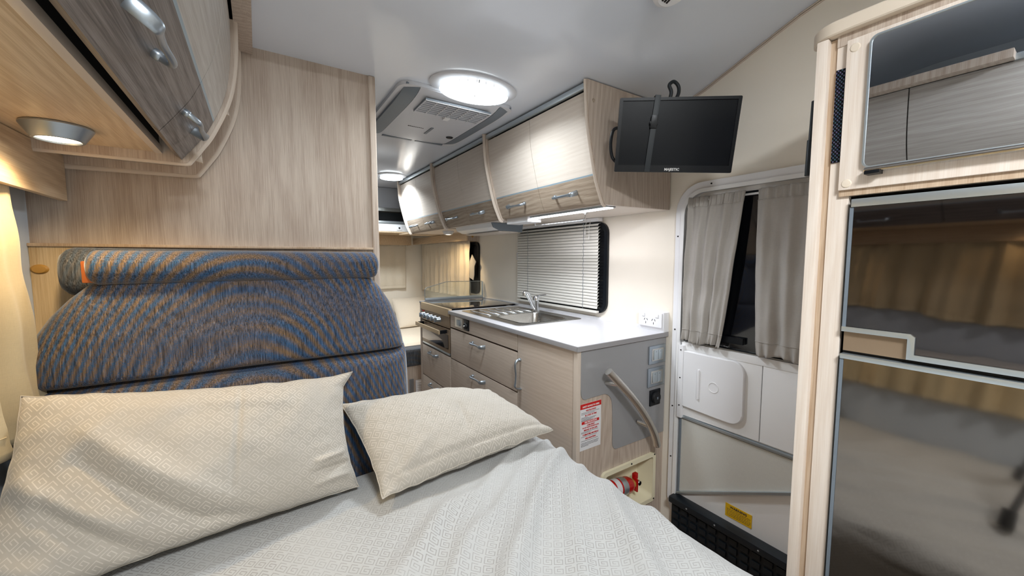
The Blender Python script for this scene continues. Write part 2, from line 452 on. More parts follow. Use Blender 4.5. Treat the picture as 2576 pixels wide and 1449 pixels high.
def text(s_, size, mat, parent, origin, right, up, name='lettering', align='CENTER', ext=.0003, bold=0, stretch=1):
    cu = bpy.data.curves.new('txt', 'FONT'); cu.body = s_; cu.size = size; cu.align_x = align; cu.align_y = 'CENTER'
    cu.extrude = ext; cu.offset = bold; cu.resolution_u = 2
    to = bpy.data.objects.new('txt', cu); C.objects.link(to); bpy.context.view_layer.update()
    dg = bpy.context.evaluated_depsgraph_get(); me = bpy.data.meshes.new_from_object(to.evaluated_get(dg))
    bpy.data.objects.remove(to); me.name = name
    r_, u_ = Vector(right).normalized(), Vector(up).normalized(); n_ = r_.cross(u_)
    m = Matrix((r_*stretch, u_, n_)).transposed().to_4x4(); m.translation = Vector(origin)
    me.transform(m)
    if parent and parent.get('_local') is None: me.transform(Matrix.Translation(-root_loc(parent)))
    me.materials.clear(); finish(me, M[mat])
    o = bpy.data.objects.new(name, me); C.objects.link(o)
    if parent: o.parent = parent
    return o
# handle: round boss at one end, flared foot at the other, bowed between; local: u = X, out = Z
def handle_mesh(L=.135, h=.028):
    bm = newbm()
    cl = [(-.5*L, 0, .004), (-.49*L, 0, h*.55), (-.42*L, 0, h*.95), (-.25*L, 0, h*1.02), (0, 0, h*.9), (.25*L, 0, h*.98), (.40*L, 0, h*1.1), (.47*L, 0, h*.8), (.5*L, 0, h*.3), (.505*L, 0, .0)]
    rr = [(.0065, .0065), (.006, .006), (.0058, .0052), (.0052, .0044), (.0052, .0036), (.0058, .003), (.0082, .0032), (.0098, .0034), (.0105, .0034), (.0105, .0034)]
    P = curve([(a[0], a[1], a[2], b[0], b[1]) for a, b in zip(cl, rr)], 4)
    tube(bm, [p[:3] for p in P], [(p[4], p[3]) for p in P], 12, up=(0, 1, 0.0001))
    lathe(bm, [(.0001, .012), (.005, .0115), (.0075, .009), (.008, .005), (.0075, 0)], (-.5*L, 0, 0), 16)
    bmesh.ops.recalc_face_normals(bm, faces=bm.faces)
    me = bpy.data.meshes.new('handle'); bm.to_mesh(me); bm.free(); finish(me, M['satin'], 50); return me
HM = handle_mesh()
def frame4(o, u, n):
    u = Vector(u).normalized(); n = Vector(n).normalized(); v = n.cross(u)
    m = Matrix((u, v, n)).transposed().to_4x4(); m.translation = Vector(o); return m
# ================================================================== STRUCTURE
WX = 1.515; LX = -.475; YF = 4.10; YR = -1.5; CZ = 1.87
struct('floor', bx(LX-.05, WX+.25, YR-.05, YF+.05, -.05, 0), 'floor')
cp = [(YF+.05, CZ), (1.08, CZ), (1.0, CZ+.006), (.92, CZ+.03), (.60, CZ+.155), (.52, CZ+.178), (.44, CZ+.185), (YR-.05, CZ+.185)]
bm = newbm(); prism(bm, cp+[(YR-.05, 2.12), (YF+.05, 2.12)], fX, LX-.05, WX+.05)
struct('ceiling', bm, 'ceil')
struct('wall_right', bx(WX, WX+.05, YR, YF, 0, 2.12), 'cream')
struct('wall_left', bx(LX-.05, LX, YR, YF, 0, 2.12), 'wallshade')
struct('wall_far', bx(LX, WX, YF, YF+.05, 0, 2.12), 'cream')
struct('wall_rear', bx(LX, WX, YR-.05, YR, 0, 2.12), 'cream')
# slim cove where the sloping part of the ceiling meets the right wall
bm = newbm(); L_ = [(y, z) for y, z in cp[1:8]]; L_[-1] = (.0, CZ+.185)
for dz in (0, -.007): tube(bm, [(WX-.002, y, z-.003+dz) for y, z in L_], .003, 6)
struct('trim_1', bm, 'edge')
# partition behind the seat
o = struct('wall_partition', bx(LX, .362, 1.47, 1.50, 0, CZ), 'oakv')
bm = newbm(); box(bm, .350, .374, 1.462, 1.508, 0, CZ, .008, 3); struct('edge_strip', bm, 'oakv', o)
bm = newbm(); box(bm, LX, -.36, 1.458, 1.47, .3, 1.262, .002); lw = struct('lower_panel', bm, 'oakwarm', o)
bm = newbm(); box(bm, LX, .35, 1.452, 1.472, 1.258, 1.266, .002); struct('ledge', bm, 'oakedge', o)
bm = newbm(); lathe(bm, [(.0, -.006), (.012, -.005), (.016, -.001), (.016, 0)], (-.459, 1.458, 1.201), 24, 'Y', 1, .75); obj('cover_cap', bm, 'mustard', o, label='mustard oval cover cap')

# ================================================================== LEFT OVERHEAD CABINET
rimL = curve([(-.028, CZ), (-.031, 1.75), (-.048, 1.647), (-.086, 1.553), (-.113, 1.508), (-.136, 1.474), (-.141, 1.4685), (-.150, 1.467)], 6)
cab = thing('overhead_cabinet', 'overhead cabinet above the bed with curved ash doors over dark slate bands', 'cabinet', (-.3, .5, 1.49))
Y0c, Y1c = -1.1, 1.30
bm = newbm(); box(bm, LX, -.192, Y0c, Y1c-.014, 1.487, 1.499, .001); obj('underside_panel', bm, 'oaky', cab)
bm = newbm(); box(bm, -.200, -.186, Y0c, Y1c-.014, 1.484, 1.502, .002); obj('front_lip', bm, 'edge', cab)
bm = newbm(); box(bm, LX, -.19, Y0c, Y1c-.02, 1.50, 1.86); box(bm, -.19, -.11, Y0c, Y1c-.02, 1.56, 1.86); obj('body', bm, 'dark', cab)
op = rimL+[(-.42, 1.467), (LX, 1.472), (LX, CZ)]
bm = newbm(); prism(bm, op, fY, Y1c-.014, Y1c); ep = obj('end_panel', bm, 'oakv', cab)
bm = newbm(); tube(bm, [(x+.002, Y1c-.008, z) for x, z in rimL]+[(-.42, Y1c-.008, 1.467), (LX, Y1c-.008, 1.472)], [(.0065, .004)]*(len(rimL)+2), 10, up=(0, 1, .001)); obj('edge_band', bm, 'edge', ep)
inner = [(x-.022, z+.02) for x, z in rimL]
inner = [(x, min(z, CZ)) for x, z in inner]
bm = newbm(); prism(bm, inner+[(-.42, 1.487), (LX, 1.487), (LX, CZ)], fY, Y1c, 1.452); obj('spacer', bm, 'oakv', cab)
bm = newbm(); prism(bm, op, fY, 1.452, 1.469); bp = obj('backing_panel', bm, 'oakv', cab)
bm = newbm(); tube(bm, [(x+.003, 1.458, z-.001) for x, z in rimL]+[(-.40, 1.458, 1.462)], [(.0075, .004)]*(len(rimL)+1), 10, up=(0, 1, .001)); obj('edge_band', bm, 'edge', bp)
for x, z in ((-.063, 1.619), (-.125, 1.487)):
    bm = newbm(); prism(bm, [(x-.012, z-.004), (x+.014, z-.012), (x+.012, z+.016)], fY, Y1c+.002, Y1c+.012); obj('bracket', bm, 'edge', cab)
rimD = curve([(-.036, 1.862), (-.039, 1.75), (-.055, 1.648), (-.092, 1.558), (-.120, 1.514), (-.150, 1.474)], 8)
def split(line, z):
    a = [p for p in line if p[1] > z]; b = [p for p in line if p[1] <= z]
    if a and b:
        p, q = a[-1], b[0]; t = (p[1]-z)/(p[1]-q[1]) if p[1] != q[1] else 0; m_ = (p[0]+(q[0]-p[0])*t, z); a.append(m_); b = [m_]+b
    return a, b
def curved_door(parent, line, y0, y1, zs, thick, upper, band, mirror, hy, hz, flip):
    """line from top to bottom in (x,z); thick offsets towards the cabinet; zs = height of the stripe"""
    a, b = split(line, zs+.006); c, d = split(b, zs)
    dr = obj('door', strip(newbm(), a, fY, y0, y1, thick), upper, parent)
    ds = obj('accent_stripe', strip(newbm(), c, fY, y0, y1, thick*1.02), 'stripe', dr)
    db = obj('door_band', strip(newbm(), d, fY, y0, y1, thick), band, dr)
    # handle on the band
    best = min(range(len(line)), key=lambda i: abs(line[i][1]-hz)); p = line[best]; q0 = line[best-1]; q1 = line[min(best+1, len(line)-1)]
    tx, tz = q1[0]-q0[0], q1[1]-q0[1]; n = Vector((-tz, 0, tx)); n = n if n.x*mirror > 0 else -n
    inst('handle', HM, dr, frame4((p[0], hy, p[1]), (0, -1 if flip else 1, 0), n), 'satin metal bow handle')
    return dr
obj('top_rail', bx(-.050, -.026, Y0c, Y1c-.016, 1.845, 1.866, b=.003), 'alu', cab)
# left doors: slate band with handle, pale upper face; offset towards -X
curved_door(cab, rimD, 1.02, Y1c-.017, 1.578, -.016, 'oakdoorleft', 'oakbandgrey', 1, 1.105, 1.525, False)
curved_door(cab, rimD, .44, 1.016, 1.578, -.016, 'oakdoorleft', 'oakbandgrey', 1, .700, 1.525, True)
curved_door(cab, rimD, -.14, .436, 1.578, -.016, 'oakdoorleft', 'oakbandgrey', 1, .20, 1.525, False)
curved_door(cab, rimD, -.72, -.144, 1.578, -.016, 'oakdoorleft', 'oakbandgrey', 1, -.4, 1.525, True)
bm = newbm(); box(bm, -.045, .012, .2, 1.462, 1.845, 1.872, .002); tag(obj('ceiling_batten', bm, 'oakv'), 'oak batten on the ceiling running to the partition', 'batten')
# spot lamps under it
def reading(y, label):
    t = thing('reading_lamp', label, 'lamp', (-.318, y, 1.487), 'round spot lamps under the overhead cabinet')
    bm = newbm(); lathe(bm, [(.050, 0), (.0505, -.003), (.036, -.027), (.032, -.0275), (.030, -.024), (.03, -.02)], (-.318, y, 1.486), 40); obj('bezel', bm, 'satin', t)
    bm = newbm(); lathe(bm, [(.0, -.0255), (.026, -.025), (.0305, -.023)], (-.318, y, 1.486), 32); obj('lens', bm, 'ledwarm', t)
reading(1.14, 'lit silver spot lamp under the overhead cabinet, nearest the partition')
reading(.15, 'silver spot lamp under the overhead cabinet, towards the rear of the bed')
# pelmet + curtain, left wall
p = thing('curtain_pelmet', 'oak pelmet box above the cream curtain beside the bed', 'pelmet', (-.44, .5, 1.38))
obj('front_board', bx(-.414, -.400, -1.2, 1.456, 1.373, 1.486, b=.002), 'oaky', p)
bm = newbm(); prism(bm, [(-.410, 1.374), (LX, 1.398), (LX, 1.486), (-.410, 1.486)], fY, 1.442, 1.456); obj('end_board', bm, 'oaky', p)
def curtain(name, label, X, y0, y1, z0, z1, mat, amp=.012, lam=.075, side=-1, hem=True, parent=None, seed=0, shape=None, th=.0016, axis='X', heading=.03):
    t = thing(name, label, 'curtain', ((X, (y0+y1)/2, z0) if axis == 'X' else ((y0+y1)/2, X, z0)))
    def fn(u, v):
        y = y0+(y1-y0)*u; z = z0+(z1-z0)*v
        if shape: y = shape(u, v)
        g = (u*(y1-y0))/lam*2*math.pi
        d = amp*(math.sin(g+1.3*math.sin(g*.37+seed))+.45*math.sin(g*2.1+seed*2+v*1.1))*(.55+.6*(1-v))
        d += .006*noise.noise(Vector((u*5+seed, v*6, seed)))
        hz = 0
        if hem: d += .003*math.cos(min(1, abs(v-.06)/.02)*math.pi/2)
        if v > 1-heading: d += .003*math.sin(g*5)
        d = abs(side)*d
        return Vector((X+side*(.012+1.7*amp-d), y, z)) if axis == 'X' else Vector((y, X+side*(.012+1.7*amp-d), z))
    bm = newbm(); grid(bm, 150, 40, fn)
    o = obj('cloth', bm, mat, t, normals=False); md = o.modifiers.new('thickness', 'SOLIDIFY'); md.thickness = th
    bm = newbm(); tube(bm, [fn(i/60, .075)+Vector((side*.0006 if axis == 'X' else 0, 0 if axis == 'X' else side*.0006, 0)) for i in range(61)], .0011, 5); obj('hem_seam', bm, mat, t)
    return t
def shp(u, v):
    return -.9+(1.235+.9)*u + (1-v)*.075*u
curtain('curtain', 'cream linen curtain hanging on the left wall beside the bed', LX+.002, -.9, 1.325, .845, 1.44, 'curtainw', .018, .16, 1, seed=2, shape=shp)
struct('window_1', bx(LX, LX+.004, -.7, 1.2, .95, 1.40), 'nightpane')
bm = newbm(); grid(bm, 30, 20, lambda u, v: Vector((-.472+.022*math.sin(math.pi*u)**.5*math.sin(math.pi*v)**.6, 1.15+.235*u*math.sin(math.pi*v)**.5, 1.08+.125*v)))
tag(obj('small_cushion', bm, 'sofagrey'), 'small blue-grey cushion peeping from behind the cream curtain', 'cushion')

# ================================================================== SEAT BACK
sf = thing('seat_back', 'blue and rust woven upholstered seat back across the head of the bed', 'seat back', (0, 1.36, .3))
def soft(outline, y0, y1, mat, name, b=.03, parent=sf, bulge=.012, seed=0):
    """padded slab with a real outline in X,Z; front at y0"""
    bm = newbm(); prism(bm, outline, fY, y0, y1, b, 4)
    for v in bm.verts:
        if v.co.y < (y0+y1)/2:
            v.co.y += .006*noise.noise(Vector((v.co.x*5+seed, v.co.z*9, 0)))
    return obj(name, bm, mat, parent, ang=60)
def soft_grid(name, xl, xr, z0, z1, yf, yb, mat, seed=0, nu=110, nv=36, puff=.03):
    """pillow-like slab: xl(v), xr(v) side limits, yf(v) front plane"""
    def fn(u, v):
        x = xl(v)+(xr(v)-xl(v))*u; z = z0+(z1-z0)*v
        e = (1-abs(2*u-1)**16)**.5*(1-abs(2*v-1)**26)**.5
        y = yb+(yf(v)-yb)*e
        y += (.010*noise.noise(Vector((x*4+seed, z*7, seed)))+.003*noise.noise(Vector((x*14, z*20, seed))))*e
        return Vector((x, y, z))
    bm = newbm(); grid(bm, nu, nv, fn)
    def bk(u, v):
        x = xl(v)+(xr(v)-xl(v))*u; return Vector((x, yb, z0+(z1-z0)*v))
    grid(bm, nu, nv, bk); bmesh.ops.remove_doubles(bm, verts=bm.verts, dist=1e-5)
    return obj(name, bm, mat, sf, ang=60)
def itp(tab):
    def f(v):
        for (a, x), (b_, y) in zip(tab, tab[1:]):
            if v <= b_:
                t = (v-a)/(b_-a); return x+(y-x)*t
        return tab[-1][1]
    return f
XL = itp([(0, -.452), (.25, -.456), (.45, -.440), (.65, -.410), (.8, -.378), (.92, -.345), (1, -.318)])
XR = itp([(0, .412), (.2, .404), (.4, .390), (.6, .370), (.8, .338), (.92, .312), (1, .294)])
soft_grid('upper_cushion', XL, XR, .928, 1.185, lambda v: 1.245+.035*v, 1.35, 'sofa', 1)
soft_grid('lower_cushion', lambda v: -.466, lambda v: .424-.006*v, .42, .934, lambda v: 1.235-.01*math.sin(v*3), 1.35, 'sofa', 5)
# bolster roll resting on top, its open left end showing the timber core
bo = []
def fnb(u, v):
    a = v*2*math.pi; x = -.330+.648*u
    r = .036*(1+.05*noise.noise(Vector((x*5, math.cos(a)*2, math.sin(a)*2))))
    e = (1-max(0, (abs(2*u-1)-.95)/.05)**2.5*.35)
    return Vector((x, 1.285+1.05*r*math.cos(a)*e, 1.207+.040*(1.0)*math.sin(a)*e-.018*(u-.5)*0))
bm = newbm(); grid(bm, 90, 28, fnb); bmesh.ops.remove_doubles(bm, verts=bm.verts, dist=1e-5)
bmesh.ops.holes_fill(bm, edges=bm.edges, sides=0)
bol = obj('bolster', bm, 'sofa', sf, ang=60)
bm = newbm(); box(bm, -.338, -.318, 1.268, 1.306, 1.172, 1.222, .004); obj('timber_core', bm, 'orange', bol, label='orange timber block in the open end of the bolster')
def fnr(u, v):
    a = v*2*math.pi; x = -.40+.70*u; e = (1-max(0, (abs(2*u-1)-.93)/.07)**2*.3)
    drop = .0
    return Vector((x, 1.385+.040*math.cos(a)*e, 1.195+.060*math.sin(a)*e-.008*u))
bm = newbm(); grid(bm, 60, 24, fnr); bmesh.ops.remove_doubles(bm, verts=bm.verts, dist=1e-5); bmesh.ops.holes_fill(bm, edges=bm.edges, sides=0)
obj('rear_roll', bm, 'sofagrey', sf, ang=60)
obj('plinth', bx(-.42, .38, 1.26, 1.44, .0, .42, b=.004), 'oakv', sf)

# ================================================================== BED
bed = thing('bed', 'bed base and mattress under the pale key-patterned bedspread', 'bed', (.2, 0, 0))
obj('base', bx(-.46, .80, -1.35, 1.0, 0, .34, b=.005), 'oakv', bed)
obj('mattress_head', bx(-.465, .36, .9, 1.21, .345, .575, b=.05, seg=4), 'mattress', bed)
obj('mattress', bx(-.465, .815, -1.36, 1.03, .345, .575, b=.05, seg=4), 'mattress', bed)
def ridge(x, w_): return math.exp(-(x/w_)**2)
def bedz(x, y):
    # long soft folds fanning from under the smaller pillow towards the near left
    z = 0
    ox, oy = 1.35, 1.35
    ang = math.atan2(oy-y, ox-x); rad = math.hypot(ox-x, oy-y)
    wob = noise.noise(Vector((x*2.2, y*2.2, 3)))*.10
    for k, (a0, w_, h_) in enumerate(((.50, .026, .022), (.59, .018, .018), (.685, .022, .034), (.775, .015, .018), (.87, .024, .032), (.97, .018, .024), (1.07, .018, .018), (1.18, .022, .024), (1.31, .024, .018))):
        z += h_*ridge(ang-a0-wob, w_)*min(1, max(0, (rad-.35)/.3))*(.6+.6*noise.noise(Vector((rad*3+k*7, k, 0))))
    z += .014*noise.noise(Vector((x*2.4, y*2.4, 0)))+.005*noise.noise(Vector((x*7, y*9, 5)))+.002*noise.noise(Vector((x*22, y*18, 5)))
    return z
def bedfn(u, v):
    # u across, v along, with a rolled right edge and far edge
    X0, X1, Y0, Y1 = -.466, .835, -1.38, 1.10
    lx = u*1.62; ly = v*2.62
    def roll(s_, flat, r):       # distance along -> (pos, drop)
        if s_ < flat: return s_, 0.
        a = (s_-flat)/r
        if a < math.pi/2: return flat+r*math.sin(a), -r*(1-math.cos(a))
        return flat+r+.0, -r-(s_-flat-r*math.pi/2)
    fx, dx = roll(lx, 1.23, .075); fy, dy = roll(ly, 2.40, .05)
    x = X0+fx; y = Y0+fy
    soften = 1.0 if dx > -.02 else .35
    z = .598+dx+dy+bedz(x, y)*soften
    if dx < -.05: x += .010*math.sin(y*23+noise.noise(Vector((y*4, 0, 0)))*3)+.004*(-dx)
    if dy < -.04: y = min(y, 1.10); y += .004*math.sin(x*25)
    # sag under the pillows is slight; rise along the crest near the right edge
    z += .012*ridge(x-.70, .12)*min(1, max(0, (y-.2)/.3))
    if y > .6: y += (y-.6)*.24*min(1, max(0, (.46-x)/.10))
    return Vector((x, y, max(z, .30)))
bm = newbm(); grid(bm, 210, 300, bedfn, lambda u, v: (u*1.62, v*2.62))
bs = tag(obj('bedspread', bm, 'bed', ang=180, normals=False), 'pale grey bedspread with a woven key pattern, creased over the bed', 'bedspread')
md = bs.modifiers.new('thickness', 'SOLIDIFY'); md.thickness = .004; md.offset = -1
# ---------------- pillows
def pillow(label, TL, TR, BR, BL, thick, seed, extra=None, pinch=.06, nu=130, nv=90, ear=1):
    TL, TR, BR, BL = map(Vector, (TL, TR, BR, BL))
    t = thing('pillow', label, 'pillow', ((BL+BR)/2))
    W_ = ((TR-TL).length+(BR-BL).length)/2; Hh = ((TL-BL).length+(TR-BR).length)/2
    c0 = (TL+TR+BR+BL)/4; nrm = ((TR-TL)+(BR-BL)).cross((TL-BL)+(TR-BR)).normalized()
    def surf(side):
        def fn(u, v):
            s_, r_ = 2*u-1, 2*v-1
            # edges bow inwards between the corners
            s2 = s_*(1-pinch*(1-r_*r_)*abs(s_)); r2 = r_*(1-pinch*1.1*(1-s_*s_)*abs(r_))
            a, b_ = (s2+1)/2, (r2+1)/2
            p_ = (BL*(1-a)+BR*a)*(1-b_)+(TL*(1-a)+TR*a)*b_
            e = max(0, 1-abs(s_)**2.6)**.55*max(0, 1-abs(r_)**2.4)**.55
            d = thick*.5*e
            if side > 0:
                d += e*(.010*noise.noise(Vector((u*3+seed, v*2.4, seed)))+.004*noise.noise(Vector((u*9+seed, v*7, seed))))
                if extra: d += extra(u, v)*min(1, e*2.5)
            rim = (1-e)*.004*noise.noise(Vector((u*14+seed, v*12, 1)))
            wk = ear*max(0, (u-.95)/.05)*max(0, (v-.90)/.10)
            p_ = p_+(TR-TL).normalized()*.022*wk+Vector((0, -.004, .010))*wk
            return p_+nrm*(d*side+rim)+Vector((0, 0, 1))*rim
        return fn
    bm = newbm(); uvf = lambda u, v: (u*W_, v*Hh)
    grid(bm, nu, nv, surf(1), uvf); grid(bm, nu, nv, surf(-1), uvf)
    bmesh.ops.remove_doubles(bm, verts=bm.verts, dist=1e-5)
    o = obj('pillowcase', bm, 'pillow', t, ang=180)
    f1 = surf(1); bm = newbm(); loop = [f1(i/60, 0) for i in range(61)]+[f1(1, i/40) for i in range(1, 41)]+[f1(1-i/60, 1) for i in range(1, 61)]+[f1(0, 1-i/40) for i in range(1, 41)]
    tube(bm, loop, .0016, 6); obj('seam_edge', bm, 'pillowplain', t)
    return t
def seg_ridge(u, v, p, q, w_, h_):
    px, py = q[0]-p[0], q[1]-p[1]; L2 = px*px+py*py
    t = max(0, min(1, ((u-p[0])*px+(v-p[1])*py)/L2)); d = math.hypot(u-p[0]-t*px, (v-p[1]-t*py)*.55)
    return h_*math.exp(-(d/w_)**2)*(.4+.6*math.sin(math.pi*min(1, max(0, t*.9+.08))))
def folds1(u, v):
    z = 0
    z += seg_ridge(u, v, (.18, .60), (.50, .12), .032, -.028)
    z += seg_ridge(u, v, (.20, .74), (.56, .22), .036, .018)
    z += seg_ridge(u, v, (.12, .42), (.36, .04), .03, -.024)
    z += seg_ridge(u, v, (.05, .55), (.30, .22), .03, .018)
    z += seg_ridge(u, v, (.02, .25), (.22, .02), .03, .010)
    z += seg_ridge(u, v, (.60, .95), (.575, .25), .008, -.005)
    z += seg_ridge(u, v, (.52, .88), (.80, .80), .03, .006)
    z += seg_ridge(u, v, (.86, .30), (.99, .34), .014, .012)
    z += seg_ridge(u, v, (.84, .22), (.99, .24), .012, -.012)
    z += seg_ridge(u, v, (.85, .13), (.985, .15), .014, .012)
    z += seg_ridge(u, v, (.48, .16), (.64, .05), .03, -.014)
    return z
pillow('large beige key-patterned pillow propped against the seat back, deep folds at lower left', (-.408, 1.165, .955), (.190, 1.165, .896), (.200, 1.060, .618), (-.455, .985, .622), .165, 3, folds1)
def folds2(u, v):
    z = seg_ridge(u, v, (.55, .55), (.50, .25), .02, -.006)+seg_ridge(u, v, (.30, .30), (.10, .10), .03, .006)+seg_ridge(u, v, (.3, .85), (.75, .9), .05, .012)
    z += seg_ridge(u, v, (.03, .09), (.97, .09), .012, -.006)
    return z
pillow('smaller grey-beige pillow lying on the bedspread beside the larger one', (.185, 1.205, .800), (.690, 1.225, .742), (.790, .965, .662), (.234, .950, .630), .15, 11, folds2, pinch=.05, ear=0)
# ================================================================== KITCHEN BASE
FX = .985; WI = WX-.004
def front(parent, name, y0, y1, z0, z1, mat='oakbase', b=.0012, t=.016):
    return obj(name, bx(FX, FX+t, y0+.0015, y1-.0015, z0+.0015, z1-.0015, b=b), mat, parent)
def hnd(parent, y, z, vertical=False, flip=False, x=FX):
    inst('handle', HM, parent, frame4((x, y, z), (0, 0, -1) if vertical else ((0, 1, 0) if flip else (0, -1, 0)), (-1, 0, 0)), 'satin metal bow handle')
k1 = thing('cooker_cabinet', 'pale oak base unit holding the cooker above two drawers', 'cabinet', (1.2, 2.47, 0))
obj('body', bx(FX+.017, WI, 2.222, 2.725, 0, .60), 'oakv', k1)
bm = newbm(); box(bm, FX-.004, WI, 2.728, 2.748, 0, .898, .002); obj('end_panel', bm, 'oakv', k1)
bm = newbm(); box(bm, FX-.006, WI, 2.724, 2.752, .898, .912, .003); obj('top_cap', bm, 'wtedge', k1)
d = front(k1, 'drawer', 2.222, 2.725, .378, .602); hnd(d, 2.485, .570)
d = front(k1, 'drawer', 2.222, 2.725, .14, .374); hnd(d, 2.485, .342)
k2 = thing('drawer_cabinet', 'pale oak base unit with wide drawers under the sink', 'cabinet', (1.2, 1.85, 0))
obj('body', bx(FX+.018, WI, 1.466, 2.212, 0, .74), 'dark', k2)
front(k2, 'fascia', 1.466, 2.214, .798, .879)
d = front(k2, 'drawer', 1.466, 2.214, .604, .792); hnd(d, 1.84, .757)
d = front(k2, 'drawer', 1.466, 2.214, .41, .600); hnd(d, 1.84, .567)
d = front(k2, 'drawer', 1.466, 2.214, .14, .406); hnd(d, 1.84, .375)
k3 = thing('door_cabinet', 'pale oak base unit with one tall door and upright handle', 'cabinet', (1.2, 1.27, 0))
bm = newbm(); box(bm, FX+.018, 1.15, 1.084, 1.462, 0, .879); box(bm, 1.15, WI, 1.15, 1.462, 0, .879); obj('body', bm, 'dark', k3)
d = front(k3, 'door', 1.080, 1.464, .14, .879); hnd(d, 1.440, .697, True)
ep = thing('end_panel', 'tall oak end panel of the kitchen facing the bed', 'panel', (1.25, 1.07, 0))
# panel with a rectangular opening for the niche
nO = [(.985, .879), (.985, 0), (WX, 0), (WX, .879)]
y0, y1 = 1.061, 1.077
bm = newbm()
for (a, b_, c, d_) in ((.985, 1.135, 0, .879), (1.135, 1.435, 0, .150), (1.135, 1.435, .352, .879), (1.435, WX, 0, .879)): box(bm, a, b_, y0, y1, c, d_)
obj('board', bm, 'oakv', ep)
obj('edge_strip', bx(.981, 1.000, 1.058, 1.080, 0, .879, b=.002), 'edge', ep)
# worktop with sink cut-out
SX0, SX1, SY0, SY1 = 1.030, 1.450, 1.520, 2.165
wt = thing('worktop', 'pale grey laminate worktop with darker edge running along the kitchen', 'worktop', (1.25, 1.6, .88))
so = rrect((SX0+SX1)/2, (SY0+SY1)/2, SX1-SX0, SY1-SY0, .03); sO = [(x, y) for x, y in rrect((.976+WX)/2, (1.052+2.222)/2, WX-.976, 2.222-1.052, .0005)]
hole = rrect((SX0+SX1)/2, (SY0+SY1)/2, SX1-SX0-.02, SY1-SY0-.02, .03)
bm = newbm(); ring_frame(bm, sO, hole, fZ, .8805, .9005); obj('slab', bm, 'worktop', wt)
bm = newbm(); box(bm, .973, .977, 1.050, 2.222, .8805, .900, .001); box(bm, .973, WX, 1.048, 1.053, .8805, .900, .001); obj('edge_band', bm, 'wtedge', wt)
obj('upstand', bx(WX-.012, WX, 1.19, 2.86, .900, .914, b=.003), 'white', wt)
# sink
sk = thing('sink', 'stainless steel sink with drainer ridges set in the worktop', 'sink', (1.24, 1.84, .9))
BX0, BX1, BY0, BY1 = 1.085, 1.385, 1.560, 1.850
basin = lambda g, r: rrect((BX0+BX1)/2, (BY0+BY1)/2, BX1-BX0-2*g, BY1-BY0-2*g, r)
bm = newbm(); ring_frame(bm, so, basin(0, .05), fZ, .9005, .9035); obj('rim_plate', bm, 'sink', sk)
bm = newbm(); t = bmesh.new(); rings = []
for g, z, r in ((-.004, .9045, .05), (.002, .9045, .05), (.004, .900, .048), (.010, .800, .045), (.022, .786, .04), (.05, .782, .03)):
    rings.append([t.verts.new((x, y, z)) for x, y in basin(g, r)])
for a, b_ in zip(rings, rings[1:]):
    for i in range(len(a)): t.faces.new((a[i], a[(i+1) % len(a)], b_[(i+1) % len(a)], b_[i]))
t.faces.new(rings[-1]); merge(bm, t); bs_ = obj('basin', bm, 'sink', sk)
obj('drain', lathe(newbm(), [(0, .0), (.02, .001), (.028, .003), (.03, .0)], (1.235, 1.70, .783), 24), 'chrome', bs_)
for i in range(6):
    x = 1.085+.058*i; bm = newbm(); tube(bm, [(x, 1.872, .904), (x, 1.90, .9055), (x, 2.11, .9055), (x, 2.135, .904)], [(.002, .001), (.005, .0028), (.005, .0028), (.002, .001)], 10, up=(0, 0, 1)); obj('drainer_ridge', bm, 'chrome', sk)
# tap
tp = thing('mixer_tap', 'chrome mixer tap with a long angled spout behind the sink', 'tap', (1.39, 1.867, .9035))
obj('body', lathe(newbm(), [(.024, 0), (.024, .005), (.0195, .010), (.0185, .06), (.020, .066), (.020, .088), (.014, .097), (0, .099)], (1.39, 1.867, .9035), 28), 'chrome', tp)
cp_ = curve([(1.385, 1.867, .920), (1.360, 1.866, .960), (1.335, 1.866, 1.005), (1.322, 1.866, 1.023), (1.305, 1.866, 1.024), (1.302, 1.866, 1.008)], 6)
obj('spout', tube(newbm(), cp_, [.0135 if i < 20 else .0125 for i in range(len(cp_))], 14), 'chrome', tp)
obj('lever', tube(newbm(), [(1.392, 1.867, .998), (1.40, 1.85, 1.004), (1.405, 1.80, 1.012), (1.407, 1.785, 1.013)], [(.012, .005), (.009, .005), (.007, .004), (.006, .003)], 12, up=(0, 0, 1)), 'chrome', tp)
# ================================================================== COOKER
ck = thing('cooker', 'built-in cooker with steel front, five knobs and dark glass lid', 'cooker', (1.2, 2.47, .61))
obj('casing', bx(1.002, 1.46, 2.232, 2.718, .612, .893), 'black', ck)
obj('top_fascia', bx(.980, 1.002, 2.226, 2.724, .858, .908, b=.004), 'hobsteel', ck)
obj('control_panel', bx(.985, 1.002, 2.232, 2.720, .785, .856, b=.002), 'hobpanel', ck)
for i in range(5):
    y = 2.655-.069*i; kb = obj('knob', lathe(newbm(), [(.0, -.030), (.013, -.030), (.0155, -.026), (.0165, -.004), (.019, 0)], (.985, y, .824), 22, 'X'), 'satin', ck)
    obj('grip', bx(.943, .957, y-.0045, y+.0045, .809, .839, b=.002), 'satin', kb)
for y in (2.672, 2.690):
    obj('indicator', lathe(newbm(), [(0, -.006), (.004, -.005), (.0045, 0)], (.985, y, .848), 12, 'X'), 'red', ck, label='small red indicator')
od = obj('oven_door', bx(.984, 1.002, 2.236, 2.716, .625, .778, b=.002), 'hobpanel', ck)
obj('oven_window', bx(.981, .985, 2.246, 2.706, .650, .742, b=.001), 'freezer', od, label='dark mirror glass')
obj('lower_vent', bx(.986, 1.002, 2.236, 2.716, .610, .624, b=.001), 'alu', ck)
bm = newbm(); box(bm, .925, .935, 2.262, 2.690, .748, .774, .003); obj('oven_handle', bm, 'hobsteel', od)
bm = newbm()
for y in (2.266, 2.676): box(bm, .935, .985, y, y+.010, .750, .772, .002)
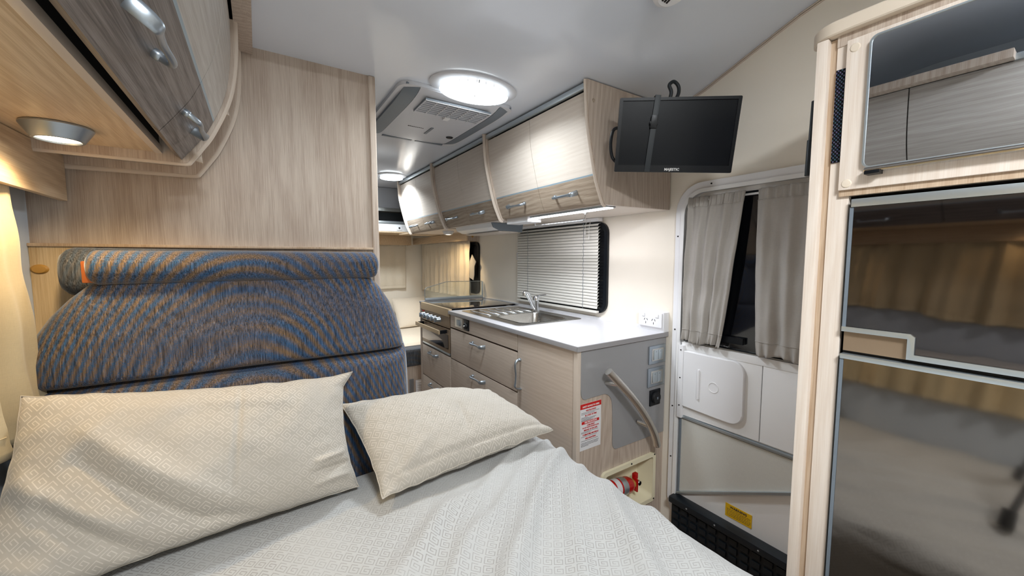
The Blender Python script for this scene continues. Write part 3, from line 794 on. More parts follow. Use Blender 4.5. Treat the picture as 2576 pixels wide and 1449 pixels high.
obj('handle_bracket', bm, 'black', od)
ld = obj('glass_lid', bx(1.004, 1.470, 2.240, 2.712, .905, .911, b=.0015), 'hob', ck, label='dark brown glass lid')
obj('hinge_rail', bx(1.470, 1.484, 2.235, 2.716, .896, .910, b=.002), 'black', ck)
gp = thing('splash_guard', 'clear glass splash guard standing at the far end of the cooker', 'splash guard', (1.25, 2.738, .912))
gl = [(1.018, .914), (1.018, .995), (1.028, 1.007), (1.185, 1.046), (1.215, 1.048), (1.495, 1.042), (1.505, 1.034), (1.505, .914)]
obj('glass_pane', prism(newbm(), gl, fY, 2.736, 2.741), 'pane', gp)
bm = newbm(); tube(bm, [(x, 2.7385, z) for x, z in gl[:7]], .0022, 6); obj('polished_edge', bm, 'alu', gp)
obj('bottom_rail', bx(1.018, 1.505, 2.730, 2.746, .9125, .932, b=.002), 'alu', gp)
obj('wall_rail', bx(1.492, 1.508, 2.733, 2.744, .932, 1.04, b=.002), 'alu', gp)
# switches on the fascia
def rocker(label, X, Y, z, w_, h, axis, n=2):
    t = thing('light_switch', label, 'switch', (X, Y, z))
    if axis == 'Y':   # facing -Y at plane Y
        obj('plate', bx(X-w_/2, X+w_/2, Y-.006, Y, z-h/2, z+h/2, b=.003), 'satin', t)
        obj('inset', bx(X-w_*.34, X+w_*.34, Y-.0075, Y-.004, z-h*.33, z+h*.33, b=.001), 'nickelb', t)
        for i in range(n):
            a = X-w_*.27+i*w_*.54/n
            r_ = obj('rocker', bx(a+.0006, a+w_*.54/n-.0006, Y-.011, Y-.006, z-h*.27, z+h*.27, b=.0015), 'alu', t)
            obj('mark', bx(a+.010, a+.016, Y-.0114, Y-.0109, z+h*.17, z+h*.19), 'ink', r_)
    else:
        obj('plate', bx(X-.005, X, Y-w_/2, Y+w_/2, z-h/2, z+h/2, b=.002), 'nickelb', t)
        obj('rocker', bx(X-.010, X-.004, Y-w_*.22, Y+w_*.18, z-h*.27, z+h*.27, b=.002), 'satin', t)
    return t
def round_socket(label, X, Y, z, s_, axis):
    t = thing('round_socket', label, 'socket', (X, Y, z))
    if axis == 'Y':
        obj('plate', bx(X-s_/2, X+s_/2, Y-.006, Y, z-s_/2, z+s_/2, b=.002), 'black', t)
        obj('cap', lathe(newbm(), [(0, -.014), (s_*.33, -.013), (s_*.37, -.008), (s_*.37, 0)], (X, Y-.004, z), 24, 'Y'), 'blackmat', t)
        obj('emblem', bx(X-.004, X+.004, Y-.0185, Y-.0178, z-.005, z+.005), 'greyac', t)
    else:
        obj('plate', bx(X-.006, X, Y-s_/2, Y+s_/2, z-s_*.5, z+s_*.5, b=.002), 'black', t)
        obj('cap', lathe(newbm(), [(0, -.014), (s_*.24, -.013), (s_*.28, -.008), (s_*.28, 0)], (X-.004, Y, z-.004), 24, 'X'), 'blackmat', t)
        obj('keyhole_cover', lathe(newbm(), [(0, -.004), (.005, -.003), (.006, 0)], (X-.018, Y, z-.004), 16, 'X'), 'chrome', t)
rocker('single rocker switch on a steel plate beside the cooker', FX, 2.085, .844, .105, .062, 'X')
round_socket('black round socket on the drawer fascia, right of the single switch', FX, 1.985, .844, .062, 'X')
# ================================================================== END PANEL FITTINGS (plane Y = 1.061)
YP = 1.061
plate = thing('grey_backplate', 'smoke grey protective plate with a wavy outline on the end panel', 'plate', (1.25, YP, .6))
def arc(cx, cz, r, a0, a1, n=8): return [(cx+r*math.cos(math.radians(a0+(a1-a0)*i/n)), cz+r*math.sin(math.radians(a0+(a1-a0)*i/n))) for i in range(n+1)]
ol = [(.9995, .876)]+[(.9995, .735)]+arc(1.027, .712, .024, 195, 285, 6)+[(1.06, .690), (1.095, .690)]+arc(1.118, .636, .055, 95, 10, 8)+[(1.177, .60), (1.180, .475)]+arc(1.205, .468, .024, 185, 275, 6)+[(1.512, .442), (1.512, .876)]
ol = [(x, z) for x, z in ol]
obj('sheet', prism(newbm(), ol, fY, YP-.0035, YP), 'steelplate', plate)
YS = YP-.0035
rocker('double rocker light switch in a chrome frame, directly under the worktop', 1.447, YS, .808, .112, .080, 'Y')
rocker('double rocker light switch in a chrome frame, second from the worktop', 1.444, YS, .709, .114, .084, 'Y')
round_socket('black twelve volt socket below the two double switches', 1.440, YS, .616, .070, 'Y')
gh = thing('grab_handle', 'curved brushed steel grab handle on the grey plate', 'handle', (1.26, YS, .6))
gc = curve([(1.093, YS-.050, .800), (1.150, YS-.062, .742), (1.225, YS-.068, .665), (1.300, YS-.066, .580), (1.360, YS-.060, .500), (1.395, YS-.052, .440), (1.400, YS-.050, .425)], 8)
obj('bar', tube(newbm(), gc, .0155, 18), 'nickelb', gh)
obj('post', cyl(newbm(), (1.140, YS-.055, .742), (1.135, YS, .735), .0085), 'nickelb', gh)
obj('post', cyl(newbm(), (1.352, YS-.055, .520), (1.330, YS, .530), .0085), 'nickelb', gh)
# safety notice
nt = thing('safety_notice', 'white safety notice with red headings stuck to the end panel', 'notice', (1.056, YP, .58))
YN = YP-.0012; NX0, NX1, NZ0, NZ1 = 1.001, 1.112, .487, .671
obj('sheet', bx(NX0, NX1, YN, YP, NZ0, NZ1), 'paper', nt)
hb = obj('header_band', bx(NX0, NX1, YN-.0004, YN, NZ1-.020, NZ1), 'redprint', nt)
hb2 = obj('red_band', bx(NX0+.008, NX1-.010, YN-.0004, YN, .5905, .6015), 'redprint', nt)
def nl(s_, z, size, mat='redprint', st=1): return text(s_, size, mat, nt, ((NX0+NX1)/2, YN-.0006, z), (1, 0, 0), (0, 0, 1), 'lettering', bold=.0002, stretch=st)
text('SAFETY ADVICE TO USERS', .0088, 'whiteink', hb, ((NX0+NX1)/2, YN-.0008, NZ1-.012), (1, 0, 0), (0, 0, 1), 'lettering', bold=.0002, stretch=.86)
text('FIRE PRECAUTIONS', .0088, 'whiteink', hb2, ((NX0+NX1)/2, YN-.0008, .596), (1, 0, 0), (0, 0, 1), 'lettering', bold=.0002, stretch=.86)
for s_, z, st in (('VENTILATION', .6425, 1), ('IN CASE OF FIRE', .6235, 1), ('CHILDREN', .5835, 1), ('MEANS OF ESCAPE', .5655, 1), ('COMBUSTIBLE MATERIALS', .5475, .85), ('FIRE FIGHTING', .5315, 1)): nl(s_, z, .0085, st=st)
nl('DO NOT LEAVE CHILDREN ALONE', .5755, .0055)
bm = newbm(); random.seed(3)
for z, frac in ((.6355, .95), (.6305, .7), (.617, .35), (.613, .8), (.609, .72), (.605, .6), (.6045, .5), (.559, .9), (.555, .5), (.5405, .85), (.524, .9), (.516, .95), (.5115, .92), (.507, .9), (.503, .4)):
    x = NX0+.006; end = NX0+.006+(NX1-NX0-.012)*frac
    while x < end:
        l_ = random.uniform(.002, .006); box(bm, x, min(x+l_, end), YN-.0005, YN, z-.0007, z+.0007); x += l_+.0012
stuff(obj('small_print', bm, 'ink', nt, label='rows of tiny dark small print'))
# extinguisher niche
ni = thing('niche_tray', 'ivory plastic niche let into the end panel for the extinguisher', 'niche', (1.28, YP, .25))
no = rrect(1.285, .252, .335, .226, .02); nin = rrect(1.285, .252, .300, .190, .012)
bm = newbm(); ring_frame(bm, no, nin, fY, YP-.012, YP-.0005); obj('rim', bm, 'ivory', ni)
bm = newbm(); t = bmesh.new(); rings = []
for g, y in ((0, YP-.008), (.004, YP+.03), (.012, YP+.065), (.03, YP+.070)):
    rings.append([t.verts.new((x, y, z)) for x, z in rrect(1.285, .252, .300-2*g, .190-2*g, .02)])
for a, b_ in zip(rings, rings[1:]):
    for i in range(len(a)): t.faces.new((a[i], a[(i+1) % len(a)], b_[(i+1) % len(a)], b_[i]))
t.faces.new(rings[-1]); merge(bm, t); obj('tray', bm, 'ivory', ni)
for x, z in ((1.443, .356), (1.29, .357), (1.443, .150), (1.29, .148)):
    obj('screw', lathe(newbm(), [(0, -.003), (.003, -.002), (.004, 0)], (x, YP-.012, z), 10, 'Y'), 'dark', ni)
ex = thing('fire_extinguisher', 'small red fire extinguisher lying in the ivory niche', 'extinguisher', (1.25, YP+.01, .22))
def exl(prof, mat, name, lab=None):   # lathe along a tilted axis
    bm = newbm(); lathe(bm, prof, (0, 0, 0), 28, 'X'); bmesh.ops.transform(bm, matrix=Matrix.Translation((1.16, YP+.022, .262)) @ Matrix.Rotation(math.radians(8), 4, 'Y'), verts=bm.verts)
    return obj(name, bm, mat, ex, label=lab)
exl([(.0, -.02), (.030, -.015), (.036, 0), (.036, .145), (.030, .160), (.016, .168), (.014, .176)], 'red', 'cylinder')
exl([(.0366, .088), (.0372, .09), (.0372, .118), (.0366, .12)], 'alu', 'strap', 'silver strap')
exl([(.0368, .050), (.0368, .078)], 'paper', 'sticker')
exl([(.014, .176), (.017, .178), (.017, .195), (.010, .200)], 'mustard', 'valve', 'brass valve')
bm = newbm(); box(bm, 1.345, 1.368, YP+.014, YP+.030, .254, .280, .003); box(bm, 1.345, 1.352, YP+.0, YP+.02, .205, .262, .002); obj('lever', bm, 'red', ex)
obj('gauge', lathe(newbm(), [(0, -.012), (.010, -.012), (.012, -.009), (.012, 0)], (1.366, YP+.014, .238), 20, 'Y'), 'chrome', ex)
# power point on worktop
pp = thing('power_point', 'white double power point box standing on the worktop against the wall', 'socket', (1.50, 1.11, .9))
obj('plinth', prism(newbm(), [(1.484, .9005), (WX, .9005), (WX, .988), (1.478, .988), (1.478, .925)], fY, 1.048, 1.182, .002), 'white', pp)
fp = obj('faceplate', bx(1.471, 1.480, 1.054, 1.176, .920, .984, b=.003), 'white', pp)
for y in (1.150, 1.078): obj('rocker', bx(1.467, 1.472, y-.008, y+.008, .964, .978, b=.002), 'white', fp)
for y in (1.137, 1.096):
    bm = newbm()
    for dy, dz, r_ in ((.007, .951, 28), (-.007, .951, -28), (0, .936, 0)):
        t = newbm(); box(t, 1.4705, 1.4715, -.0012, .0012, -.005, .005); bmesh.ops.transform(t, matrix=Matrix.Translation((0, y+dy, dz)) @ Matrix.Rotation(math.radians(r_), 4, 'X'), verts=t.verts); merge(bm, t)
    obj('pin_holes', bm, 'dark', fp)

# ================================================================== KITCHEN OVERHEADS
kr = curve([(1.012, CZ-.002), (1.016, 1.80), (1.024, 1.72), (1.046, 1.618), (1.072, 1.521), (1.100, 1.455), (1.112, 1.434), (1.124, 1.431)], 6)
kd = curve([(1.028, 1.836), (1.030, 1.80), (1.036, 1.72), (1.058, 1.618), (1.084, 1.521), (1.108, 1.458), (1.118, 1.440)], 8)
edges_y = [1.06, 1.806, 2.545, 3.30]
lab = ['overhead cabinet unit nearest the door, above the blind, pale curved doors', 'middle overhead cabinet unit, above the range hood', 'farthest overhead cabinet unit, beside the far locker']
for i in range(3):
    ya, yb = edges_y[i]+.018, edges_y[i+1]
    t = thing('kitchen_overhead_cabinet', lab[i], 'cabinet', (1.3, (ya+yb)/2, 1.435), 'curved overhead cabinets along the kitchen')
    bm = newbm(); box(bm, 1.135, WI, ya, yb, 1.437, 1.447); obj('underside', bm, 'oakdoor', t)
    bm = newbm(); box(bm, 1.14, WI, ya, yb, 1.449, CZ-.002); box(bm, 1.075, 1.139, ya, yb, 1.62, CZ-.002); obj('body', bm, 'dark', t)
    obj('top_rail', bx(1.014, 1.030, ya, yb, 1.842, 1.862, b=.003), 'alu', t)
    ym = (edges_y[i]+.018+edges_y[i+1])/2-.005
    curved_door(t, kd, ya+.001, ym-.001, 1.541, .016, 'oakdoor', 'oakband', -1, [1.262, 2.035, 2.79][i], 1.496, True)
    curved_door(t, kd, ym+.001, yb-.001, 1.541, .016, 'oakdoor', 'oakband', -1, [1.63, 2.395, 3.15][i], 1.496, False)
ko = kr+[(WI, 1.437), (WI, CZ-.002)]
names = ['end board of the overhead cabinets behind the television', 'curved oak divider between the near and middle overhead units', 'curved oak divider between the middle and far overhead units', 'curved board at the far end of the overhead units']
for i, y in enumerate(edges_y):
    t = thing('cabinet_end_board' if i in (0, 3) else 'cabinet_divider', names[i], 'board', (1.25, y, 1.431))
    obj('board', prism(newbm(), ko, fY, y, y+.017), 'oakv', t)
    obj('edge_band', tube(newbm(), [(x-.001, y+.0085, z) for x, z in kr], [(.0088 if i in (0, 3) else .0125, .0045)]*len(kr), 10, up=(0, 1, .001)), 'edge', t)
    if i == 0: obj('cover_cap', lathe(newbm(), [(0, -.002), (.006, -.0015), (.007, 0)], (1.045, y, 1.80), 16, 'Y'), 'oakband', t)
# led strip under near cabinet
ls = thing('strip_light', 'lit white LED strip light under the near overhead cabinet', 'lamp', (1.175, 1.34, 1.43))
obj('channel', bx(1.150, 1.200, 1.085, 1.600, 1.4275, 1.4365, b=.002), 'alu', ls)
obj('diffuser', bx(1.158, 1.192, 1.090, 1.595, 1.4245, 1.4275, b=.001), 'ledstrip', ls)
obj('filler_board', bx(1.14, 1.225, 1.605, 1.80, 1.410, 1.4365, b=.003), 'white', thing('hood_filler', 'white filler block between strip light and range hood', 'board', (1.27, 1.7, 1.41)))
rl = thing('towel_rail', 'thin chrome towel rail hung under the near overhead cabinet', 'rail', (1.2, 1.45, 1.4))
obj('rod', tube(newbm(), [(1.215, 1.645, 1.424), (1.215, 1.645, 1.404), (1.215, 1.640, 1.397), (1.215, 1.632, 1.395), (1.215, 1.285, 1.395), (1.215, 1.276, 1.398), (1.215, 1.272, 1.408), (1.215, 1.272, 1.424)], .0028, 8), 'chrome', rl)
bm = newbm()
for y in (1.645, 1.272): cyl(bm, (1.215, y, 1.4235), (1.215, y, 1.427), .012)
obj('mount', bm, 'chrome', rl)
# range hood
rh = thing('range_hood', 'slim grey range hood under the middle overhead cabinet', 'range hood', (1.32, 2.1, 1.39))
obj('housing', prism(newbm(), [(1.16, 1.4365), (1.17, 1.412), (1.21, 1.395), (1.37, 1.390), (1.376, 1.4365)], fY, 2.00, 2.50, .004), 'offwhite', rh)
obj('side_cover', prism(newbm(), [(1.155, 1.436), (1.168, 1.408), (1.21, 1.391), (1.372, 1.386), (1.380, 1.436)], fY, 1.990, 1.999, .002), 'greyac', rh)
obj('filter', bx(1.22, 1.36, 2.02, 2.46, 1.383, 1.391, b=.002), 'oakdoor', rh)
# far reading lamp
fl = thing('cabinet_lamp', 'warm lit wedge lamp under the far overhead cabinet', 'lamp', (1.26, 2.85, 1.43))
obj('housing', lathe(newbm(), [(.045, .0), (.045, -.006), (.032, -.026), (.028, -.027)], (1.26, 2.85, 1.4365), 30), 'white', fl)
obj('lens', lathe(newbm(), [(0, -.0275), (.027, -.0268)], (1.26, 2.85, 1.4365), 24), 'ledwarm', fl)

# ================================================================== WINDOW + BLIND
def window(nm, y0, y1, z0, z1, x=WX, r=.06, side=-1, fr='black', wd=.022):
    cy, cz, w_, h = (y0+y1)/2, (z0+z1)/2, y1-y0, z1-z0
    bm = newbm(); ring_frame(bm, rrect(cy, cz, w_, h, r), rrect(cy, cz, w_-2*wd, h-2*wd, r*.7), fX, x+side*.014, x)
    o = struct(nm, bm, fr)
    bm = newbm(); prism(bm, rrect(cy, cz, w_-wd, h-wd, r*.8), fX, x+side*.004, x); obj('pane', bm, 'nightpane', o)
    return o
window('window_2', 1.408, 2.215, .935, 1.415)
bl = thing('venetian_blind', 'ivory venetian blind hanging closed over the kitchen window', 'blind', (1.49, 1.82, .95))
obj('head_rail', bx(1.474, 1.512, 1.452, 2.205, 1.418, 1.436, b=.002), 'white', bl)
sm = None; NSL = 27
for i in range(NSL):
    zc = 1.402-i*.0166; ti = math.radians(-58 if i > 3 else -58+9*(3-i))
    bm = newbm(); t = newbm()
    grid(t, 4, 1, lambda u, v: Vector(((u-.5)*.024, (v-.5)*.752, .0045*math.sin(math.pi*u))))
    if sm is None:
        bmesh.ops.solidify(t, geom=t.faces[:], thickness=.0008); sm = bpy.data.meshes.new('slat'); t.to_mesh(sm); finish(sm, M['blind'])
    t.free(); bm.free()
    inst('slat', sm, bl, Matrix.Translation((1.487, 1.829, zc)) @ Matrix.Rotation(ti, 4, 'Y'))
obj('bottom_rail', bx(1.476, 1.496, 1.453, 2.205, .938, .950, b=.003), 'blind', bl)
for y in (1.56, 2.08):
    bm = newbm(); tube(bm, [(1.4785+.001*math.sin(k*1.9), y+.0025*math.sin(k*1.3), 1.418-k*.0075) for k in range(63)], .0011, 5); obj('ladder_cord', bm, 'greyac', bl)
for y, z in ((1.535, 1.355), (1.505, 1.33)):
    bm = newbm(); tube(bm, [(1.472, y-.004, 1.425), (1.468, y+.002, 1.39), (1.466, y, z+.02)], .0012, 5); cyl(bm, (1.466, y, z+.02), (1.466, y, z-.004), .002, .004, 10); obj('pull_cord', bm, 'cord', bl)
tag(obj('wall_label', bx(1.5135, WX, 2.222, 2.262, 1.215, 1.265), 'paper'), 'small white paper label on the wall left of the blind', 'label')
# far side window with pelmet, curtain
window('window_3', 2.80, 3.98, .93, 1.36, r=.05)
p = thing('curtain_pelmet', 'oak pelmet box over the far kitchen-side curtain, lit by the warm lamp', 'pelmet', (1.45, 3.4, 1.36))
obj('front_board', bx(1.400, 1.412, 2.81, YF-.002, 1.366, 1.432, b=.002), 'oaky', p)
obj('end_board', bx(1.412, WX, 2.81, 2.822, 1.366, 1.432, b=.001), 'oakv', p)
obj('cover_cap', lathe(newbm(), [(0, -.002), (.008, -.0015), (.009, 0)], (1.452, 2.81, 1.40), 18, 'Y'), 'mustard', p)
curtain('curtain', 'cream curtain under the far pelmet, brightened by the warm lamp', WX-.002, 2.90, 4.02, .885, 1.375, 'curtainfar', .012, .13, -1, seed=5)
bm = newbm(); prism(bm, [(2.855, 1.255), (2.895, 1.20), (2.91, 1.09), (2.905, 1.065), (2.835, 1.045), (2.82, 1.09), (2.815, 1.16), (2.79, 1.195)], fX, 1.468, 1.474, .002)
tag(obj('curtain_tieback', bm, 'curtain'), 'beige fabric tieback hanging at the near end of the far curtain', 'tieback')

# ================================================================== FAR END
fo = thing('far_locker', 'far overhead locker with an open shelf and silver trims', 'locker', (.5, 3.9, 1.47))
obj('fascia', bx(LX, 1.285, 3.60, 3.615, 1.470, 1.536, b=.003), 'offwhite', fo)
obj('bottom_board', bx(LX, 1.285, 3.60, YF, 1.458, 1.469), 'oaky', fo)
obj('lower_trim', bx(LX, 1.285, 3.596, 3.62, 1.538, 1.562, b=.004), 'alu', fo)
obj('upper_trim', bx(LX, 1.285, 3.596, 3.62, 1.648, 1.680, b=.005), 'alu', fo)
obj('shelf_back', bx(LX, 1.285, 3.86, 3.87, 1.536, CZ-.002), 'greyac', fo)
obj('shelf', bx(LX, 1.285, 3.62, 3.86, 1.665, 1.675), 'oakv', fo)
obj('shelf_floor', bx(LX, 1.285, 3.62, 3.86, 1.536, 1.545), 'dark', fo)
obj('upper_panel', bx(LX, 1.285, 3.66, 3.67, 1.680, CZ-.002), 'ceil', fo)
obj('side_board', bx(1.285, 1.297, 3.60, YF, 1.458, CZ-.002), 'oakv', fo)
t = thing('small_socket', 'small white socket on the far locker fascia', 'socket', (1.1, 3.6, 1.5))
obj('plate', bx(1.078, 1.128, 3.594, 3.5995, 1.482, 1.520, b=.004), 'white', t); obj('hole', lathe(newbm(), [(0, -.001), (.009, 0)], (1.103, 3.594, 1.501), 14, 'Y'), 'dark', t)
tag(obj('speaker_disc', lathe(newbm(), [(0, -.010), (.055, -.009), (.06, 0)], (1.19, 3.50, 1.452), 28), 'blackmat'), 'flat black disc under the far cabinets', 'disc')
obj('board', bx(1.10, WX, 3.32, 3.60, 1.437, 1.449), 'oaky', thing('bulkhead_board', 'oak bulkhead board between the overhead units and far locker', 'board', (1.3, 3.45, 1.437)))
p = thing('curtain_pelmet', 'oak pelmet on the far end wall over the flat curtain', 'pelmet', (.9, 4.05, 1.36))
obj('front_board', bx(LX+.6, 1.345, 3.985, 3.997, 1.358, 1.457, b=.002), 'oaky', p); obj('end_board', bx(1.333, 1.345, 3.997, YF, 1.358, 1.457), 'oaky', p)
curtain('curtain', 'flat cream curtain on the far end wall under its pelmet', YF-.012, .5, 1.305, .905, 1.375, 'curtainfar', .004, .2, -1, seed=9, axis='Y')
tag(obj('wall_clip', bx(1.305, 1.340, YF-.012, YF, .725, .765, b=.003), 'black'), 'small black fitting on the far wall above the pillow', 'fitting')
fs = thing('dinette_bench', 'oak bench box with grey-blue cushion at the far end', 'seat', (1.0, 3.5, 0))
obj('seat_box', bx(.62, 1.50, 3.02, YF-.004, 0, .355, b=.003), 'oakv', fs)
obj('cushion', bx(.60, 1.505, 2.99, YF-.005, .36, .50, b=.03, seg=4), 'sofagrey', fs)
vt = obj('vent_grille', bx(1.03, 1.09, 3.010, 3.020, .05, .235, b=.002), 'white', fs)
for i in range(9): obj('louvre', bx(1.036, 1.084, 3.004, 3.010, .062+i*.019, .071+i*.019, b=.001), 'white', vt)
obj('socket_panel', bx(.978, 1.012, 3.008, 3.020, .09, .25, b=.002), 'satin', fs)
def msh(u, v):
    x, y = .55+.955*u, 3.10+.99*v; e = (1-abs(2*u-1)**12)**.5*(1-abs(2*v-1)**10)**.5
    return Vector((x, y, .503+.035*e+.008*noise.noise(Vector((x*6, y*6, 0)))*e))
bm = newbm(); grid(bm, 50, 50, msh); tag(obj('sheet', bm, 'sheet'), 'cream sheet spread over the far seat cushion', 'sheet')
def fpil(u, v):
    s_, r_ = 2*u-1, 2*v-1; e = max(0, 1-abs(s_)**2.5)**.5*max(0, 1-abs(r_)**2.5)**.5
    return e
bm = newbm()
for sd in (1, -1):
    grid(bm, 40, 30, lambda u, v: Vector((1.12+.38*u, 3.72+.10*v-.075*fpil(u, v)*sd+.14*v+.03*u, .545+.27*v)))
bmesh.ops.remove_doubles(bm, verts=bm.verts, dist=1e-5)
tag(obj('far_pillow', bm, 'sheet'), 'cream pillow leaning in the far corner of the seat', 'pillow')
# ================================================================== CEILING FITTINGS
def dome(label, c, rx, ry, sc_=.76):
    t = thing('ceiling_lamp', label, 'lamp', (c[0], c[1], CZ))
    obj('base_ring', lathe(newbm(), [(1, 0), (1.0, -.004), (.96, -.007), (.80, -.007)], (c[0], c[1], c[2]), 64, 'Z', rx, ry), 'whiteac', t)
    r2x, r2y = rx*sc_, ry*sc_
    obj('acrylic_rim', lathe(newbm(), [(.98, -.006), (1.0, -.008), (.99, -.020), (1.02, -.022)], (c[0], c[1], c[2]), 64, 'Z', r2x, r2y), 'ledc', t)
    df = obj('diffuser', lathe(newbm(), [(0, -.026), (.9, -.0255), (1.02, -.024), (1.03, -.022), (1.0, -.021)], (c[0], c[1], c[2]), 64, 'Z', r2x, r2y), 'ledk', t)
    if rx > .15:
        bm = newbm()
        for k in range(22):
            a = math.radians(15+k*15); x, y = c[0]+r2x*.985*math.cos(a), c[1]+r2y*.985*math.sin(a); box(bm, x-.0012, x+.0012, y-.0012, y+.0012, c[2]-.02, c[2]-.007)
        obj('acrylic_ribs', bm, 'whiteac', t)
        obj('centre_screw', lathe(newbm(), [(0, -.031), (.003, -.030), (.0035, -.026)], c, 10), 'satin', t)
        bm = newbm(); cyl(bm, (c[0]-r2x*.2, c[1]-r2y*.97, c[2]-.024), (c[0]-r2x*.2, c[1]-r2y*.99, c[2]-.01), .0014); obj('pin', bm, 'dark', t)
dome('large lit oval ceiling lamp in front of the air conditioner', (.712, 1.352, CZ), .175, .118, .76)
dome('small lit round ceiling lamp at the far end', (.90, 3.11, CZ), .115, .115, .72)
t = thing('ceiling_lamp', 'added round fill lamp over the rear part of the bed', 'lamp', (.15, -.45, 2.05))  # unseen fixture, added to carry the rear fill light
obj('base_ring', lathe(newbm(), [(.21, 0), (.21, -.008), (.19, -.012)], (.15, -.45, 2.054), 48), 'whiteac', t); obj('diffuser', lathe(newbm(), [(0, -.045), (.15, -.043), (.18, -.03), (.185, -.01)], (.15, -.45, 2.054), 48), 'ledk', t)
# air conditioner
ac = thing('air_conditioner', 'white ceiling air conditioner with grey side trims and air grille', 'air conditioner', (.7, 1.75, CZ))
AX0, AX1, AY0, AY1 = .475, .925, 1.425, 2.060; ZB = 1.833
obj('mounting_frame', prism(newbm(), rrect((AX0+AX1)/2, (AY0+AY1)/2+.01, AX1-AX0+.04, AY1-AY0+.03, .05), fZ, CZ-.0005, CZ-.014), 'whiteac', ac)
def acface(y0, y1, x0, x1, z, mat, name, par, curved=True, th=.006):
    bm = newbm()
    def fn(u, v):
        x = x0+(x1-x0)*u; y = y0+(y1-y0)*v
        s_ = 2*(x-AX0)/(AX1-AX0)-1; q = 2*(y-AY0)/(AY1-AY0)-1
        return Vector((x, y, z+.012*abs(s_)**3+.010*abs(q)**4))
    grid(bm, 24, 16, fn)
    o = obj(name, bm, mat, par, normals=False); md = o.modifiers.new('thickness', 'SOLIDIFY'); md.thickness = th; md.offset = 0
    return o
# shell as closed body with a curved lower face
def shell(x0, x1, name, mat, z):
    bm = newbm(); n = 18
    t = bmesh.new(); top = []; bot = []
    for i in range(n+1):
        for j in range(n+1): pass
    def low(x, y):
        s_ = 2*(x-AX0)/(AX1-AX0)-1; q = 2*(y-AY0)/(AY1-AY0)-1; return z+.014*abs(s_)**3+.018*abs(q)**6
    g = [[t.verts.new((x0+(x1-x0)*i/n, AY0+(AY1-AY0)*j/n, low(x0+(x1-x0)*i/n, AY0+(AY1-AY0)*j/n))) for j in range(n+1)] for i in range(n+1)]
    h = [[t.verts.new((x0+(x1-x0)*i/n, AY0+(AY1-AY0)*j/n, CZ-.012)) for j in range(n+1)] for i in range(n+1)]
    for i in range(n):
        for j in range(n):
            t.faces.new((g[i][j], g[i][j+1], g[i+1][j+1], g[i+1][j])); t.faces.new((h[i][j], h[i+1][j], h[i+1][j+1], h[i][j+1]))
    for i in range(n):
        t.faces.new((g[i][0], g[i+1][0], h[i+1][0], h[i][0])); t.faces.new((g[i][n], h[i][n], h[i+1][n], g[i+1][n]))
        t.faces.new((g[0][i], h[0][i], h[0][i+1], g[0][i+1])); t.faces.new((g[n][i], g[n][i+1], h[n][i+1], h[n][i]))
    merge(bm, t); return obj(name, bm, mat, ac)
sh = shell(AX0+.055, AX1-.055, 'shell', 'whiteac', ZB)
shell(AX0, AX0+.053, 'side_trim', 'greyac', ZB-.001); shell(AX1-.053, AX1, 'side_trim', 'greyac', ZB-.001)
gr = obj('grille_recess', bx(.56, .845, 1.458, 1.600, ZB-.0015, ZB+.004), 'greyac', ac, label='dark grey recess of the air grille')
for i in range(8): obj('slat', bx(.56, .845, 1.460+i*.0185, 1.4655+i*.0185, ZB-.005, ZB-.001, b=.001), 'whiteac', gr)
for i in range(7): obj('cross_bar', bx(.56+i*.0468, .564+i*.0468, 1.458, 1.600, ZB-.0055, ZB-.002), 'whiteac', gr)
obj('latch', bx(.693, .718, 1.588, 1.618, ZB-.010, ZB-.001, b=.003), 'white', ac)
obj('slot', bx(.700, .712, 1.76, 1.86, ZB-.003, ZB+.001, b=.001), 'greyac', ac)
for a, b_ in ((.545, .695), (.715, .865)): obj('outlet_slot', bx(a, b_, 2.020, 2.034, ZB+.0065, ZB+.012), 'greyac', ac)
obj('sensor', lathe(newbm(), [(0, -.003), (.016, -.002), (.019, .002)], (.835, 1.86, ZB), 24, 'Z', 1, .8), 'black', ac)
bm = newbm(); random.seed(5)
for k in range(9): box(bm, .600+k*.0085, .606+k*.0085, 1.790, 1.7955, ZB-.0006, ZB+.001)
obj('brand_mark', bm, 'ink', ac, label='tiny dark maker mark')
# smoke alarm
sa = thing('smoke_alarm', 'white round smoke alarm on the ceiling at the top of the photo', 'alarm', (.985, .705, 1.99))
import_ = Matrix.Translation((.975, .700, 1.979)) @ Matrix.Rotation(math.radians(-21.5), 4, 'X')
def al(bm, name, mat):
    bmesh.ops.transform(bm, matrix=import_, verts=bm.verts); return obj(name, bm, mat, sa)
al(lathe(newbm(), [(.058, .004), (.056, -.022), (.045, -.032), (0, -.034)], (0, 0, 0), 36), 'housing', 'white')
bm = newbm()
for i in range(3): box(bm, -.014+i*.009, -.009+i*.009, .018, .034, -.0345, -.031)
al(bm, 'slots', 'dark')

# ================================================================== TELEVISION
S = .95
tvp = Vector((1.25515676*S, .8668902*S, 1.23+(1.660848-1.23)*S))
MR = (Matrix.Rotation(-.76482646, 4, 'Z') @ Matrix.Rotation(.1697939, 4, 'X') @ Matrix.Rotation(.05064774, 4, 'Y'))
tv = thing('television', 'black flat television on a ceiling bracket, strapped with webbing', 'television', tvp, rot=MR.to_euler())
w_, h_ = .2*S, .125*S
def lo(bm, name, mat, par=tv, label=None): return obj(name, bm, mat, par, local=True, label=label)
bm = newbm(); ring_frame(bm, rrect(0, 0, 2*w_, 2*h_, .004), rrect(0, .004*S+.003, 2*w_-.022, 2*h_-.032, .001), fY, -.004, .012); lo(bm, 'bezel', 'black')
lo(bx(-w_+.004, w_-.004, .0005, .010, -h_+.006, h_-.004), 'screen', 'screen')
lo(bx(-w_+.003, w_-.003, .011, .032, -h_+.004, h_-.004, b=.008), 'back_shell', 'blackmat')
